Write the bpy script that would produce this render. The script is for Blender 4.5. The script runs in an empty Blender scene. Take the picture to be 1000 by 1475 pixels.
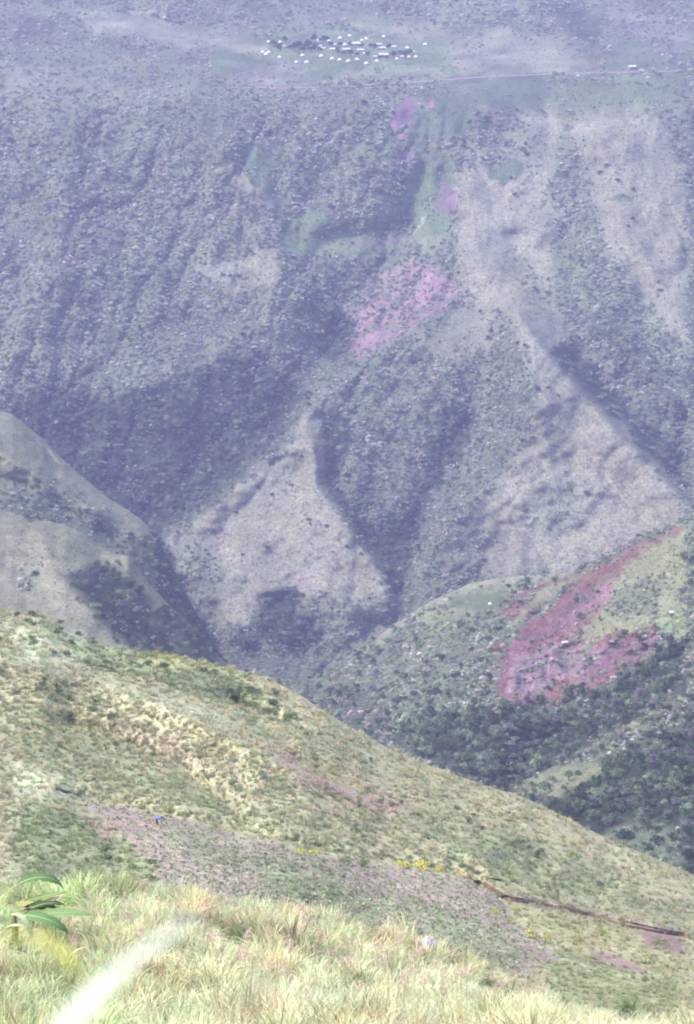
import bpy, math, random
import numpy as np
random.seed(7); RNG = np.random.default_rng(11)
S = bpy.context.scene; COL = S.collection
R = math.radians

# ------------------------------------------------------------------ camera frame
F = 3558.0; PITCH = R(-18.2)
FW = np.array([0, math.cos(PITCH), math.sin(PITCH)]); UP = np.array([0, -math.sin(PITCH), math.cos(PITCH)])
def W(u, v, Y):
    """point of the place seen in direction (u,v) of the 1000x1475 photo at horizontal range Y metres"""
    u, v, Y = np.broadcast_arrays(np.asarray(u, float), np.asarray(v, float), np.asarray(Y, float))
    a = (u-500)/F; b = -(v-737.5)/F
    dy = FW[1]+b*UP[1]; dz = FW[2]+b*UP[2]
    return np.stack([a/dy*Y, Y, dz/dy*Y], -1)

# ------------------------------------------------------------------ noise and 2d tools
def hsh(i, j, s):
    h = (i.astype(np.int64)*374761393 + j.astype(np.int64)*668265263 + s*1274126177) & 0xFFFFFFFF
    h = ((h ^ (h >> 13))*1274126177) & 0xFFFFFFFF
    return ((h ^ (h >> 16)) & 0xFFFF)/65535.0
def vn(x, y, s=0):
    i = np.floor(x); j = np.floor(y); fx = x-i; fy = y-j
    fx = fx*fx*(3-2*fx); fy = fy*fy*(3-2*fy)
    a = hsh(i, j, s); b = hsh(i+1, j, s); c = hsh(i, j+1, s); d = hsh(i+1, j+1, s)
    return (a*(1-fx)+b*fx)*(1-fy)+(c*(1-fx)+d*fx)*fy
def fbm(x, y, s=0, o=4):
    r = 0; a = .5; t = 0
    for k in range(o):
        r = r+a*vn(x*2**k+k*17.3, y*2**k-k*9.1, s+k); t += a; a *= .55
    return r/t*2-1
def seg(u, v, pl):
    """distance and side (+ right of travel on the photo) to a polyline"""
    best = np.full(np.shape(u), 1e9); side = np.zeros(np.shape(u)); par = np.zeros(np.shape(u))
    n = len(pl)-1
    for k in range(n):
        (x0, y0), (x1, y1) = pl[k], pl[k+1]
        dx, dy = x1-x0, y1-y0; L = dx*dx+dy*dy+1e-9
        t = np.clip(((u-x0)*dx+(v-y0)*dy)/L, 0, 1)
        d = np.hypot(u-x0-t*dx, v-y0-t*dy)
        m = d < best
        side = np.where(m, np.sign(dx*(v-y0)-dy*(u-x0)), side); par = np.where(m, (k+t)/n, par); best = np.where(m, d, best)
    return best, side, par
def poly_sd(u, v, pg):
    ins = np.zeros(np.shape(u), bool); n = len(pg)
    for k in range(n):
        (x0, y0), (x1, y1) = pg[k], pg[(k+1) % n]
        if y0 == y1: continue
        c = ((y0 > v) != (y1 > v)) & (u < (x1-x0)*(v-y0)/(y1-y0)+x0)
        ins ^= c
    d, _, _ = seg(u, v, list(pg)+[pg[0]])
    return np.where(ins, d, -d)
def sm(x): x = np.clip(x, 0, 1); return x*x*(3-2*x)

# ------------------------------------------------------------------ ground cover kinds
# colour, forest density, shrub density, tuft density, crown size
KIND = {
 'scrub':  ((.110, .128, .088), .05, .95, .3),
 'dense':  ((.100, .125, .085), .35, 1., .0),
 'forest': ((.028, .038, .026), 1.0, .35, .0),
 'tan':    ((.190, .188, .145), .0, .22, 1.),
 'tandot': ((.165, .165, .115), .0, .50, 1.),
 'olive':  ((.180, .190, .115), .0, .40, 1.),
 'green':  ((.100, .150, .080), .0, .22, .6),
 'dkfield':((.075, .105, .070), .0, .00, .2),
 'ltgreen':((.175, .205, .120), .0, .03, .6),
 'red':    ((.150, .072, .080), .0, .50, .3),
 'pink':   ((.250, .155, .190), .0, .50, .2),
 'purple': ((.150, .090, .145), .0, .08, .2),
 'mauve':  ((.200, .150, .185), .0, .30, .1),
 'pale':   ((.500, .480, .460), .0, .00, .0),
 'soil':   ((.260, .185, .170), .0, .00, .0),
 'field':  ((.285, .225, .205), .0, .00, .0),
 'fieldg': ((.205, .225, .140), .0, .00, .0),
 'ngrass': ((.320, .310, .200), .0, .0, 1.),
 'nstraw': ((.400, .370, .230), .0, .0, 1.),
 'ngreen': ((.185, .225, .120), .0, .0, 1.),
 'nyellow':((.370, .350, .170), .0, .0, 1.),
 'npink':  ((.360, .260, .230), .0, .0, .7),
 'npale':  ((.480, .500, .360), .0, .0, 1.),
}
def cover(u, v, base, items, warp=13., s=0):
    wu = u+warp*fbm(u/22, v/22, 40+s)+warp*.5*fbm(u/7, v/7, 44+s); wv = v+warp*fbm(u/22, v/22, 60+s)+warp*.5*fbm(u/7, v/7, 64+s)
    n = len(KIND['scrub'])
    def vec(k):
        c, a, b, t = KIND[k]; return np.array([c[0], c[1], c[2], a, b, t])
    out = np.broadcast_to(vec(base), np.shape(u)+(6,)).copy()
    for it in items:
        kind, shape, f = it[:3]; amt = it[3] if len(it) > 3 else 1.
        if kind[0] == '~':
            kind = kind[1:]; d, _, _ = seg(wu, wv, shape); sd = f-d; f = f*.6
        else: sd = poly_sd(wu, wv, shape)
        w = sm(.5+sd/(2*f))*amt
        if kind == 'forest': w = w*np.clip(1.12+1.1*fbm(u/17, v/11, 49+s), .12, 1)
        if kind in ('red', 'pink', 'purple', 'mauve'): w = w*np.clip(.80+1.1*fbm((u*.8-v*.6)/34, (u*.6+v*.8)/6.5, 47+s)+.4*fbm(u/5, v/4, 48+s), .05, 1)
        out = out*(1-w[..., None])+vec(kind)*w[..., None]
    return out

# ------------------------------------------------------------------ FAR HILLSIDE
RIDGE4 = [ # polyline, depth change, width on its left / right of travel, from start weight to end weight
 ([(720, 420), (760, 470), (800, 525), (850, 583), (920, 655), (985, 722), (1100, 830)], -80, 24, 90),
 ([(780, 360), (810, 405), (850, 450), (920, 520), (985, 588), (1100, 700)], -55, 40, 60),
 ([(680, 190), (675, 280), (690, 360), (720, 430), (760, 540), (790, 640)], -38, 60, 60),
 ([(662, 432), (600, 485), (540, 520), (480, 562), (442, 606), (415, 640), (350, 690), (300, 735), (215, 797)], -80, 70, 26),
 ([(442, 606), (452, 650), (455, 700), (480, 732), (515, 780), (552, 825), (575, 880)], -52, 22, 60),
 ([(745, 470), (770, 590), (735, 660), (670, 730), (620, 790), (592, 860)], -48, 60, 55),
 ([(60, 130), (100, 230), (90, 330), (60, 420), (20, 500)], -40, 70, 70),
 ([(200, 145), (290, 190), (350, 245), (395, 310), (405, 400), (380, 470), (300, 520), (200, 560)], -60, 80, 45),
 ([(840, 170), (880, 240), (900, 330), (960, 430), (1020, 520)], -40, 60, 60),
 ([(480, 170), (520, 260), (560, 330)], -18, 40, 40),
 ([(560, 120), (660, 60), (760, 0), (840, -80)], -95, 60, 60),
 ([(120, 60), (230, 20), (320, -60)], -95, 60, 60),
]
VAL4 = [
 ([(400, 40), (430, 10), (480, -60)], 60, 40, 60), ([(640, 50), (610, 10), (600, -60)], 60, 30, 40), ([(860, 90), (840, 40), (850, -40)], 70, 50, 40), ([(20, 100), (90, 50), (130, -20)], 60, 40, 50),
 ([(610, 190), (610, 250), (600, 320), (560, 375), (500, 430), (480, 490), (430, 560), (380, 620), (320, 690), (225, 765)], 75, 55, 55),
 ([(470, 590), (482, 640), (480, 700), (530, 770), (580, 850), (570, 900)], 40, 22, 30),
 ([(680, 590), (640, 660), (600, 740), (580, 850)], 40, 30, 34),
 ([(800, 500), (860, 560), (920, 620), (985, 690)], 50, 26, 26),
 ([(800, 370), (850, 470), (930, 545), (1000, 620)], 34, 22, 22),
 ([(820, 170), (838, 250), (825, 320), (800, 370)], 30, 25, 25),
 ([(735, 330), (750, 400), (800, 450)], 14, 20, 20),
 ([(0, 590), (110, 640), (225, 765), (270, 850), (330, 930), (420, 950), (480, 945), (590, 870)], 60, 60, 40),
 ([(380, 180), (400, 260), (420, 330), (500, 350), (590, 320)], 36, 40, 40),
 ([(250, 440), (300, 560), (330, 660)], 26, 40, 40), ([(130, 420), (150, 530), (190, 640)], 26, 35, 35),
 ([(400, 850), (400, 900), (430, 940)], 16, 22, 22),
 ([(330, 40), (250, 110), (180, 140)], 16, 40, 40),
]
def base4(v): return np.interp(v, [-420, -150, 0, 50, 90, 122, 160, 300, 500, 700, 950, 1100], [3700, 3330, 3010, 2850, 2590, 2470, 2400, 2270, 2090, 1920, 1700, 1600])
def gull(u, v):
    wu = u+14*fbm(u/60, v/60, 141)
    return np.abs(fbm(wu/44+v/200, v/120, 143, 3))
SMOOTH = [[(650, 220), (760, 170), (985, 170), (985, 480), (850, 420), (820, 480), (990, 740), (990, 830), (640, 830), (610, 790), (740, 660), (690, 500), (600, 500), (660, 400)],
 [(205, 800), (300, 730), (440, 600), (470, 610), (470, 710), (560, 830), (560, 900), (300, 910)]]
def smoothness(u, v):
    m = np.zeros(np.shape(u))
    for pg in SMOOTH: m = np.maximum(m, sm(.5+poly_sd(u, v, pg)/50))
    return 1-.82*m
def Y4(u, v):
    u = np.asarray(u, float); v = np.asarray(v, float)
    Y = base4(v)
    fade = np.maximum(sm((v-118)/60)+sm((48-v)/50), .5*sm((abs(u-480)-220)/60))
    wu = u+5*fbm(u/40, v/40, 3); wv = v+5*fbm(u/40, v/40, 4)
    R_ = 0
    for pl, a, wl, wr in RIDGE4+VAL4:
        d, s, t = seg(wu, wv, pl)
        w = np.where(s < 0, wl, wr); e = np.exp(-(np.sqrt(d*d+9)-3)/w)
        R_ = R_+(.80 if a < 0 else .62)*a*e*sm(t*6+.15)
    R_ = R_+20*fbm(u/80, v/70, 9)+11*np.exp(-np.abs(fbm((u+(.5-.8*sm((u-560)/220))*(v-450))/75, (v-.2*u)/150, 161, 2))/.2)*(.25+.75*smoothness(u, v))+(7.5*np.exp(-gull(u, v)/.18)-4)*smoothness(u, v)+2.6*fbm(u/34, v/26, 10)+.5*fbm(u/9, v/6, 12)
    return Y+R_*np.minimum(fade, 1)+1.0*fbm(u/12, v/8, 13)
C4 = [
 ('tan', [(100, 15), (200, 20), (300, 45), (380, 60), (330, 70), (250, 58), (120, 40)], 12, .6), ('forest', [(20, 30), (100, 20), (80, 45), (20, 60)], 12, .6), ('forest', [(800, 14), (870, 20), (860, 60), (810, 50)], 12, .7),
 ('mauve', [(880, 14), (985, 14), (985, 90), (930, 70)], 16, .5), ('tan', [(640, 60), (760, 50), (860, 90), (840, 105), (660, 112)], 12, .6), ('tan', [(440, 20), (520, 25), (600, 40), (520, 45)], 10, .5), ('green', [(500, 20), (560, 22), (560, 40), (510, 40)], 8, .6),
 ('forest', [(-20, 700), (20, 585), (100, 562), (200, 575), (290, 555), (335, 512), (382, 500), (395, 540), (450, 560), (425, 600), (400, 640), (330, 700), (230, 775), (150, 760)], 16, .95),
 ('scrub', [(300, 380), (400, 360), (480, 380), (470, 470), (340, 500)], 20, .6),
 ('tan', [(0, 95), (60, 100), (180, 120), (300, 115), (290, 140), (120, 150), (0, 150)], 16, .35),
 ('tan', [(150, 30), (210, 35), (280, 62), (270, 72), (200, 55), (140, 45)], 8, .8),
 ('ltgreen', [(170, 90), (260, 90), (300, 130), (230, 120)], 12, .4),
 ('red', [(162, 78), (180, 78), (188, 88), (168, 90)], 3, .6),
 ('green', [(335, 50), (480, 40), (640, 55), (670, 112), (330, 122), (300, 90)], 12, .6),
 ('tan', [(310, 60), (385, 64), (388, 74), (330, 76)], 4, .8),
 ('mauve', [(330, 96), (440, 92), (450, 118), (330, 124)], 9, .55),
 ('tan', [(500, 98), (640, 96), (650, 112), (480, 116)], 6, .5),
 ('tan', [(590, 16), (640, 40), (660, 60), (600, 60), (560, 40)], 10, .45),
 ('tan', [(680, 40), (800, 50), (850, 100), (660, 110)], 18, .45),
 ('dkfield', [(880, 60), (930, 62), (960, 104), (880, 104)], 9, .7),
 ('dkfield', [(655, 115), (790, 108), (800, 150), (740, 160), (690, 150), (650, 140)], 6, .8),
 ('green', [(800, 110), (985, 104), (985, 160), (860, 160), (800, 200)], 14, .55),
 ('tan', [(740, 165), (800, 160), (830, 170), (960, 165), (985, 300), (985, 500), (900, 400), (840, 290), (800, 330), (700, 400), (670, 330), (660, 250)], 20, .93),
 ('tan', [(840, 160), (900, 160), (920, 180), (850, 200)], 6, .8), ('tan', [(745, 165), (800, 162), (805, 175), (750, 178)], 4),
 ('tan', [(655, 250), (700, 240), (770, 300), (795, 380), (815, 480), (700, 450), (665, 420), (660, 330)], 14, .92),
 ('scrub', [(805, 190), (850, 190), (850, 330), (800, 370), (790, 300)], 14, .6),
 ('scrub', [(720, 170), (790, 190), (780, 240), (740, 250), (680, 220)], 10, .5),
 ('dkfield', [(620, 140), (655, 135), (680, 150), (675, 185), (630, 205), (600, 215), (585, 190), (600, 160)], 3),
 ('purple', [(568, 150), (600, 145), (600, 170), (588, 200), (596, 235), (578, 240), (570, 205)], 5, .9),
 ('~pink', [(572, 185), (578, 215), (580, 240)], 4, .8), ('~pink', [(610, 150), (622, 146)], 3, .9), ('~pink', [(690, 150), (708, 152)], 3, .8),
 ('purple', [(690, 160), (720, 155), (720, 168), (700, 170)], 3, .7),
 ('green', [(600, 222), (650, 208), (662, 260), (645, 335), (600, 345), (590, 300)], 6, .85),
 ('purple', [(640, 262), (664, 272), (655, 298), (622, 308), (625, 285)], 4, .85), ('purple', [(608, 222), (628, 218), (610, 245)], 4, .6),
 ('~pale', [(607, 315), (598, 330)], 1.6, .4),
 ('dkfield', [(702, 232), (738, 230), (750, 238), (744, 268), (722, 262), (705, 250)], 2),
 ('dkfield', [(878, 281), (905, 282), (918, 291), (900, 297)], 2, .9),
 ('ltgreen', [(600, 345), (640, 335), (640, 355), (610, 368)], 4, .7),
 ('green', [(400, 330), (440, 300), (490, 330), (560, 345), (600, 340), (560, 365), (430, 372), (400, 360)], 10, .7),
 ('purple', [(500, 345), (600, 338), (590, 348), (510, 356)], 4, .6),
 ('green', [(510, 205), (560, 205), (570, 225), (520, 225)], 4, .6), ('ltgreen', [(510, 228), (570, 228), (560, 240), (510, 238)], 4, .5),
 ('green', [(340, 205), (370, 215), (400, 270), (425, 330), (400, 330), (370, 260)], 6, .7),
 ('tan', [(300, 235), (345, 243), (372, 262), (392, 300), (370, 290), (340, 262)], 7, .8),
 ('tan', [(278, 378), (345, 372), (400, 362), (402, 408), (350, 422), (300, 405)], 10, .85),
 ('forest', [(455, 462), (495, 440), (512, 500), (485, 522), (455, 500)], 8, .95),
 ('dense', [(400, 400), (480, 390), (580, 370), (500, 430), (450, 460), (400, 440)], 9, .7),
 ('pink', [(505, 452), (530, 420), (560, 392), (600, 378), (645, 400), (665, 420), (640, 440), (600, 478), (550, 500), (515, 518), (505, 490)], 5, .85),
 ('dense', [(535, 440), (575, 400), (590, 420), (560, 460)], 8, .35), ('~pink', [(494, 432), (497, 452)], 3, .7),
 ('tandot', [(560, 520), (640, 500), (700, 520), (700, 560), (600, 580), (540, 600)], 18, .5), ('dense', [(500, 520), (600, 480), (700, 500), (740, 560), (760, 620), (700, 690), (600, 830), (500, 740), (480, 600)], 14, .35),
 ('tan', [(600, 490), (660, 440), (690, 430), (720, 440), (700, 500), (640, 520)], 16, .7),
 ('tan', [(690, 330), (740, 330), (760, 420), (800, 470), (830, 540), (930, 650), (985, 728), (985, 790), (820, 830), (670, 830), (640, 800), (670, 740), (745, 670), (775, 590), (742, 470), (690, 430)], 14, .95),
 ('scrub', [(715, 350), (745, 350), (800, 420), (800, 470), (750, 430)], 12, .45),
 ('scrub', [(700, 440), (735, 440), (768, 560), (770, 640), (735, 660), (735, 560)], 10, .55),
 ('scrub', [(760, 690), (850, 700), (840, 760), (760, 780)], 20, .4), ('scrub', [(660, 760), (720, 770), (700, 840), (640, 850)], 14, .6),
 ('green', [(790, 370), (835, 380), (862, 420), (840, 450), (812, 420)], 8, .45),
 ('dense', [(850, 430), (985, 500), (985, 640), (930, 590), (870, 500)], 14, .8),
 ('forest', [(795, 500), (830, 498), (870, 545), (910, 585), (960, 630), (985, 640), (985, 700), (945, 665), (890, 605), (840, 562), (805, 525)], 7, .9),
 ('tan', [(840, 510), (880, 515), (890, 540), (860, 535)], 6, .6),
 ('tan', [(205, 800), (300, 735), (400, 660), (438, 606), (462, 597), (468, 640), (466, 700), (490, 745), (555, 822), (560, 880), (500, 912), (440, 905), (400, 845), (350, 900), (300, 905), (240, 830)], 8, .95),
 ('scrub', [(230, 800), (300, 760), (330, 840), (310, 905), (250, 860)], 14, .55), ('mauve', [(270, 780), (330, 740), (320, 790)], 14, .5),
 ('mauve', [(395, 820), (440, 825), (460, 860), (420, 855)], 10, .6),
 ('scrub', [(440, 860), (560, 860), (600, 880), (480, 960), (300, 960), (330, 900)], 14, .7),
 ('forest', [(468, 598), (492, 592), (505, 640), (486, 700), (525, 745), (575, 750), (600, 705), (620, 640), (650, 600), (690, 580), (672, 650), (625, 715), (592, 790), (588, 860), (562, 855), (545, 800), (500, 745), (470, 700), (462, 650)], 9, .95),
 ('forest', [(386, 850), (405, 845), (425, 858), (426, 880), (444, 895), (470, 909), (450, 928), (420, 938), (395, 930), (382, 912), (368, 898), (377, 872)], 10, .95),
 ('forest', [(195, 770), (240, 780), (270, 850), (310, 930), (300, 960), (240, 880)], 9, .8),
]
# ------------------------------------------------------------------ other layers: crest line on the photo, ranges, relief, cover
def crest(pts):
    xs = [p[0] for p in pts]; ys = [p[1] for p in pts]
    def f(u): return np.interp(u, xs, ys)+1.2*fbm(np.asarray(u, float)/14, 0*np.asarray(u, float), 77, 3)
    return f
class Layer:
    def __init__(s, cr, yc, vb, yb, p, rel, base, items, back=(300, 170), seed=0, na=6., warp=6.):
        s.cr = crest(cr); s.yc = yc; s.vb = vb; s.yb = yb; s.p = p; s.rel = rel; s.base = base; s.items = items; s.back = back; s.seed = seed; s.na = na; s.warp = warp
    def Y(s, u, v):
        u = np.asarray(u, float); v = np.asarray(v, float)
        vc = s.cr(u); yc = np.interp(u, s.yc[0], s.yc[1]); yb = np.interp(u, s.yb[0], s.yb[1])
        t = np.clip((v-vc)/(s.vb-vc), 0, 1.5)
        Y = yb+(yc-yb)*(1-t**s.p)
        r = 0
        for pl, a, wl, wr in s.rel:
            d, sd, q = seg(u, v, pl); w = np.where(sd < 0, wl, wr)
            r = r+a*np.exp(-(np.sqrt(d*d+4)-2)/w)
        k = s.na
        r = r+k*(1.0*fbm(u/60, v/45, 20+s.seed)+.4*fbm(u/18, v/13, 21+s.seed)+.15*fbm(u/7, v/5, 22+s.seed))
        return Y+r*sm((v-vc)/16)
    def cov(s, u, v): return cover(u, v, s.base, s.items, s.warp, s.seed)
L2 = Layer([(-300, 1500), (330, 1060), (400, 1003), (430, 985), (500, 950), (560, 905), (620, 866), (680, 839), (740, 830), (820, 824), (870, 800), (920, 775), (980, 748), (1100, 690), (1400, 600)],
  ([300, 430, 700, 980, 1400], [1350, 1290, 1230, 1180, 1130]), 1330, ([300, 980], [800, 720]), .72,
  [([(985, 760), (930, 800), (850, 860), (790, 900), (700, 935), (620, 1000), (520, 1060)], -26, 50, 50), ([(985, 870), (900, 905), (820, 925), (740, 960)], -16, 30, 30),
   ([(830, 830), (760, 885), (690, 910), (600, 960)], 16, 30, 30), ([(985, 940), (900, 1000), (830, 1040), (760, 1090), (740, 1140)], 30, 45, 40), ([(985, 1005), (920, 1030), (850, 1060)], -18, 26, 26), ([(640, 900), (560, 1000), (560, 1080)], 14, 40, 40)],
  'dense', [
   ('scrub', [(430, 985), (560, 905), (680, 838), (700, 900), (640, 980), (520, 1040)], 20, .7),
   ('~tan', [(540, 920), (600, 878), (660, 850), (720, 833), (820, 826)], 7, .9),
   ('olive', [(600, 880), (680, 845), (740, 838), (730, 870), (700, 880), (620, 910)], 10, .6),
   ('olive', [(840, 830), (985, 760), (985, 880), (900, 905), (830, 920), (860, 870)], 9, .9),
   ('scrub', [(870, 850), (960, 830), (950, 880), (880, 890)], 12, .6),
   ('dkfield', [(652, 868), (680, 858), (728, 850), (730, 866), (690, 880), (655, 882)], 4, .8),
   ('ltgreen', [(925, 905), (950, 885), (985, 880), (985, 925), (960, 912)], 4, .9), ('green', [(930, 905), (975, 900), (978, 915), (940, 915)], 4, .8),
   ('red', [(728, 850), (770, 838), (822, 828), (870, 806), (985, 750), (985, 766), (920, 800), (880, 825), (840, 840), (790, 860), (770, 892), (700, 895), (688, 882), (728, 870)], 4, .92),
   ('ltgreen', [(850, 820), (810, 848), (770, 880), (750, 900), (735, 905), (780, 850)], 3, .6),
   ('red', [(930, 792), (880, 850), (862, 882), (835, 915), (870, 908), (905, 900), (948, 905), (940, 930), (900, 965), (850, 1005), (800, 1014), (745, 1016), (715, 1000), (722, 960), (712, 940), (690, 938), (730, 915), (760, 898), (830, 845), (880, 815)], 4, .95),
   ('olive', [(825, 930), (870, 900), (940, 888), (900, 908), (860, 922), (835, 940)], 3, .8),
   ('mauve', [(740, 945), (790, 930), (845, 935), (880, 930), (860, 960), (800, 985), (770, 1005), (728, 1000)], 8, .85),
   ('dkfield', [(800, 945), (850, 930), (845, 948), (810, 962)], 4, .4), ('pink', [(820, 930), (860, 915), (850, 925), (825, 938)], 3, .5), ('pink', [(935, 912), (950, 920), (925, 940)], 4, .7),
   ('purple', [(880, 930), (935, 915), (925, 935), (870, 975), (820, 1000), (850, 965)], 6, .5),
   ('~purple', [(880, 835), (830, 880), (790, 905), (740, 930)], 8, .35), ('~pink', [(870, 850), (840, 880), (820, 905)], 8, .35),
   ('forest', [(560, 1060), (640, 1030), (700, 1030), (780, 1030), (850, 1015), (900, 975), (950, 935), (985, 925), (985, 1000), (900, 1040), (850, 1070), (780, 1110), (745, 1145), (640, 1120)], 14, .85),
   ('forest', [(440, 985), (540, 1010), (520, 1060), (470, 1020)], 12, .5),
   ('olive', [(900, 1040), (985, 1000), (985, 1012), (900, 1060)], 6, .7),
  ], (350, 130), 1, 9., 13.)
L2b = Layer([(300, 1330), (640, 1190), (700, 1152), (745, 1128), (800, 1104), (850, 1097), (900, 1082), (985, 1040), (1400, 900)],
  ([600, 985, 1400], [860, 830, 800]), 1360, ([600, 985], [620, 590]), .75,
  [([(985, 1150), (900, 1170), (830, 1180)], 10, 20, 20), ([(985, 1100), (900, 1130), (800, 1150)], -8, 20, 20)],
  'forest', [('olive', [(735, 1130), (800, 1100), (860, 1095), (870, 1110), (830, 1140), (800, 1150), (760, 1145)], 9, .9), ('dense', [(900, 1180), (985, 1190), (985, 1260), (860, 1210)], 10, .8),
   ('scrub', [(900, 1085), (985, 1040), (985, 1060), (900, 1105)], 6, .6)], (200, 120), 2, 7)
L3a = Layer([(-400, 470), (-100, 540), (0, 590), (20, 598), (60, 630), (110, 680), (160, 720), (200, 745), (225, 768), (240, 800), (270, 860), (330, 960), (420, 1040)],
  ([-300, 230, 330], [1620, 1500, 1500]), 1010, ([-300, 330], [1150, 1250]), .75,
  [([(20, 690), (100, 740), (180, 790)], 26, 30, 30), ([(-20, 640), (60, 690), (140, 740)], -20, 26, 26), ([(70, 640), (80, 700)], 12, 20, 20)],
  'tandot', [('dense', [(0, 705), (60, 715), (110, 732), (170, 770), (230, 780), (240, 800), (185, 808), (95, 762), (0, 745)], 12, .9), ('forest', [(185, 775), (226, 770), (250, 810), (330, 960), (240, 920), (185, 800)], 8, .95), ('olive', [(0, 600), (60, 640), (60, 700), (0, 700)], 20, .6), ('scrub', [(60, 690), (140, 730), (190, 790), (110, 770)], 20, .7), ('~scrub', [(60, 700), (110, 745), (180, 790)], 10, .7)], (300, 150), 3, 7)
L3b = Layer([(-400, 700), (0, 735), (20, 740), (50, 748), (95, 755), (120, 768), (145, 787), (168, 798), (185, 801), (200, 822), (240, 868), (280, 905), (310, 940), (360, 990), (460, 1080)],
  ([-300, 190, 330], [1340, 1260, 1240]), 1040, ([-300, 330], [930, 980]), .75,
  [([(55, 757), (68, 800), (85, 835), (130, 880), (185, 930), (215, 960)], -20, 40, 60), ([(120, 800), (180, 860), (240, 930)], 14, 40, 40), ([(10, 815), (50, 830)], 10, 20, 20)],
  'tandot', [('olive', [(80, 770), (160, 800), (200, 830), (140, 830), (100, 830)], 10, .6),
   ('forest', [(98, 832), (130, 815), (165, 818), (200, 840), (225, 872), (262, 892), (300, 915), (312, 950), (220, 980), (185, 932), (145, 895)], 11, .97),
   ('olive', [(190, 815), (235, 870), (225, 880), (190, 840)], 4, .8), ('scrub', [(20, 815), (55, 825), (45, 860), (15, 860)], 8, .5), ('forest', [(30, 738), (52, 748), (40, 752)], 2, .8)], (250, 140), 4, 5)
L1 = Layer([(-400, 858), (0, 876), (20, 880), (60, 888), (110, 915), (150, 930), (200, 938), (260, 945), (320, 960), (380, 975), (430, 1000), (500, 1045), (560, 1078), (620, 1103), (700, 1132), (760, 1150), (820, 1180), (880, 1210), (940, 1235), (980, 1252), (1400, 1420)],
  ([-300, 0, 500, 980, 1400], [500, 480, 440, 410, 400]), 1500, ([-300, 1400], [172, 165]), .72,
  [([(0, 955), (80, 965), (200, 1000), (300, 1050), (420, 1110), (560, 1170), (700, 1235)], -20, 26, 30), ([(0, 925), (120, 960), (230, 990), (330, 1010), (420, 1040)], 16, 20, 20),
   ([(340, 1010), (430, 1085), (560, 1150), (700, 1230), (860, 1290)], 14, 20, 20), ([(120, 1145), (320, 1190), (520, 1235), (690, 1262)], 7, 12, 30),
   ([(690, 1272), (720, 1292), (780, 1303), (860, 1320), (985, 1348)], 6, 3, 16), ([(100, 1040), (240, 1090), (330, 1160)], 12, 20, 20)],
  'ngrass', [
   ('npale', [(20, 900), (100, 905), (150, 930), (100, 960), (20, 950)], 14, .5), ('ngreen', [(20, 880), (110, 915), (230, 940), (330, 965), (420, 1000), (380, 1030), (250, 990), (120, 960), (60, 900)], 14, .7),
   ('nstraw', [(130, 975), (240, 1010), (330, 1050), (470, 1100), (440, 1120), (300, 1075), (180, 1030), (120, 1000)], 14, .45), ('npale', [(130, 975), (300, 1020), (340, 1050), (250, 1030), (140, 990)], 8, .4),
   ('nyellow', [(200, 942), (300, 950), (330, 975), (230, 965)], 7, .5), ('nstraw', [(300, 950), (420, 990), (470, 1040), (380, 1000)], 9, .8),
   ('npink', [(150, 1040), (260, 1060), (300, 1110), (200, 1080)], 12, .25), ('npink', [(370, 1065), (480, 1110), (600, 1160), (560, 1180), (430, 1130)], 9, .6), ('nyellow', [(395, 1070), (480, 1105), (540, 1150), (460, 1120)], 5, .6),
   ('ngreen', [(20, 1000), (200, 1100), (400, 1180), (500, 1230), (300, 1180), (100, 1120), (20, 1080)], 24, .45),
   ('npale', [(20, 1100), (90, 1120), (150, 1140), (60, 1160), (20, 1150)], 12, .6), ('nyellow', [(20, 960), (110, 1000), (180, 1080), (60, 1060)], 18, .25),
   ('nstraw', [(620, 1110), (820, 1190), (980, 1270), (980, 1300), (760, 1200), (560, 1120)], 14, .5), ('ngreen', [(600, 1180), (760, 1210), (900, 1270), (980, 1320), (800, 1290), (640, 1230)], 18, .5),
   ('ngreen', [(20, 1165), (120, 1165), (200, 1230), (240, 1275), (20, 1290)], 12, .7), ('npink', [(120, 1170), (170, 1200), (150, 1215)], 8, .6),
   ('nyellow', [(690, 1290), (800, 1310), (985, 1350), (985, 1450), (820, 1450), (760, 1350)], 12, .3),
   ('ngreen', [(780, 1370), (985, 1400), (985, 1460), (800, 1460)], 12, .5),
   ('field', [(118, 1155), (230, 1172), (320, 1198), (420, 1225), (520, 1244), (600, 1254), (690, 1270), (722, 1300), (760, 1340), (805, 1380), (760, 1400), (500, 1400), (250, 1330), (230, 1265), (180, 1205)], 4, .95),
   ('fieldg', [(350, 1235), (520, 1290), (640, 1310), (760, 1370), (700, 1400), (500, 1400), (330, 1330), (390, 1290)], 14, .7), ('ngreen', [(380, 1225), (470, 1245), (520, 1300), (420, 1310)], 20, .35), ('fieldg', [(230, 1180), (360, 1215), (340, 1260), (240, 1220)], 12, .5),
   ('~soil', [(690, 1272), (722, 1290), (780, 1302), (860, 1319), (985, 1346)], 4.5, .6), ('soil', [(920, 1340), (985, 1345), (985, 1375), (930, 1362)], 5, .9),
   ('soil', [(848, 1370), (885, 1372), (935, 1398), (925, 1402), (860, 1388)], 4, .85), ('~npale', [(742, 1338), (800, 1378), (850, 1392)], 1.5, .6),
  ], (160, 110), 5, 2.2, 5.)
L0C = [(-600, 1300), (0, 1292), (60, 1288), (130, 1280), (220, 1294), (320, 1306), (420, 1322), (500, 1340), (580, 1362), (650, 1388), (750, 1425), (850, 1460), (1000, 1498), (1600, 1560)]
L0 = Layer(L0C, ([-300, 1400], [122, 112]), 1505, ([-300, 1400], [58, 58]), .9, [], 'nstraw',
  [('ngreen', [(-400, 1250), (250, 1270), (200, 1500), (-400, 1500)], 30, .4)], (60, 120), 6, 1.2)

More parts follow.
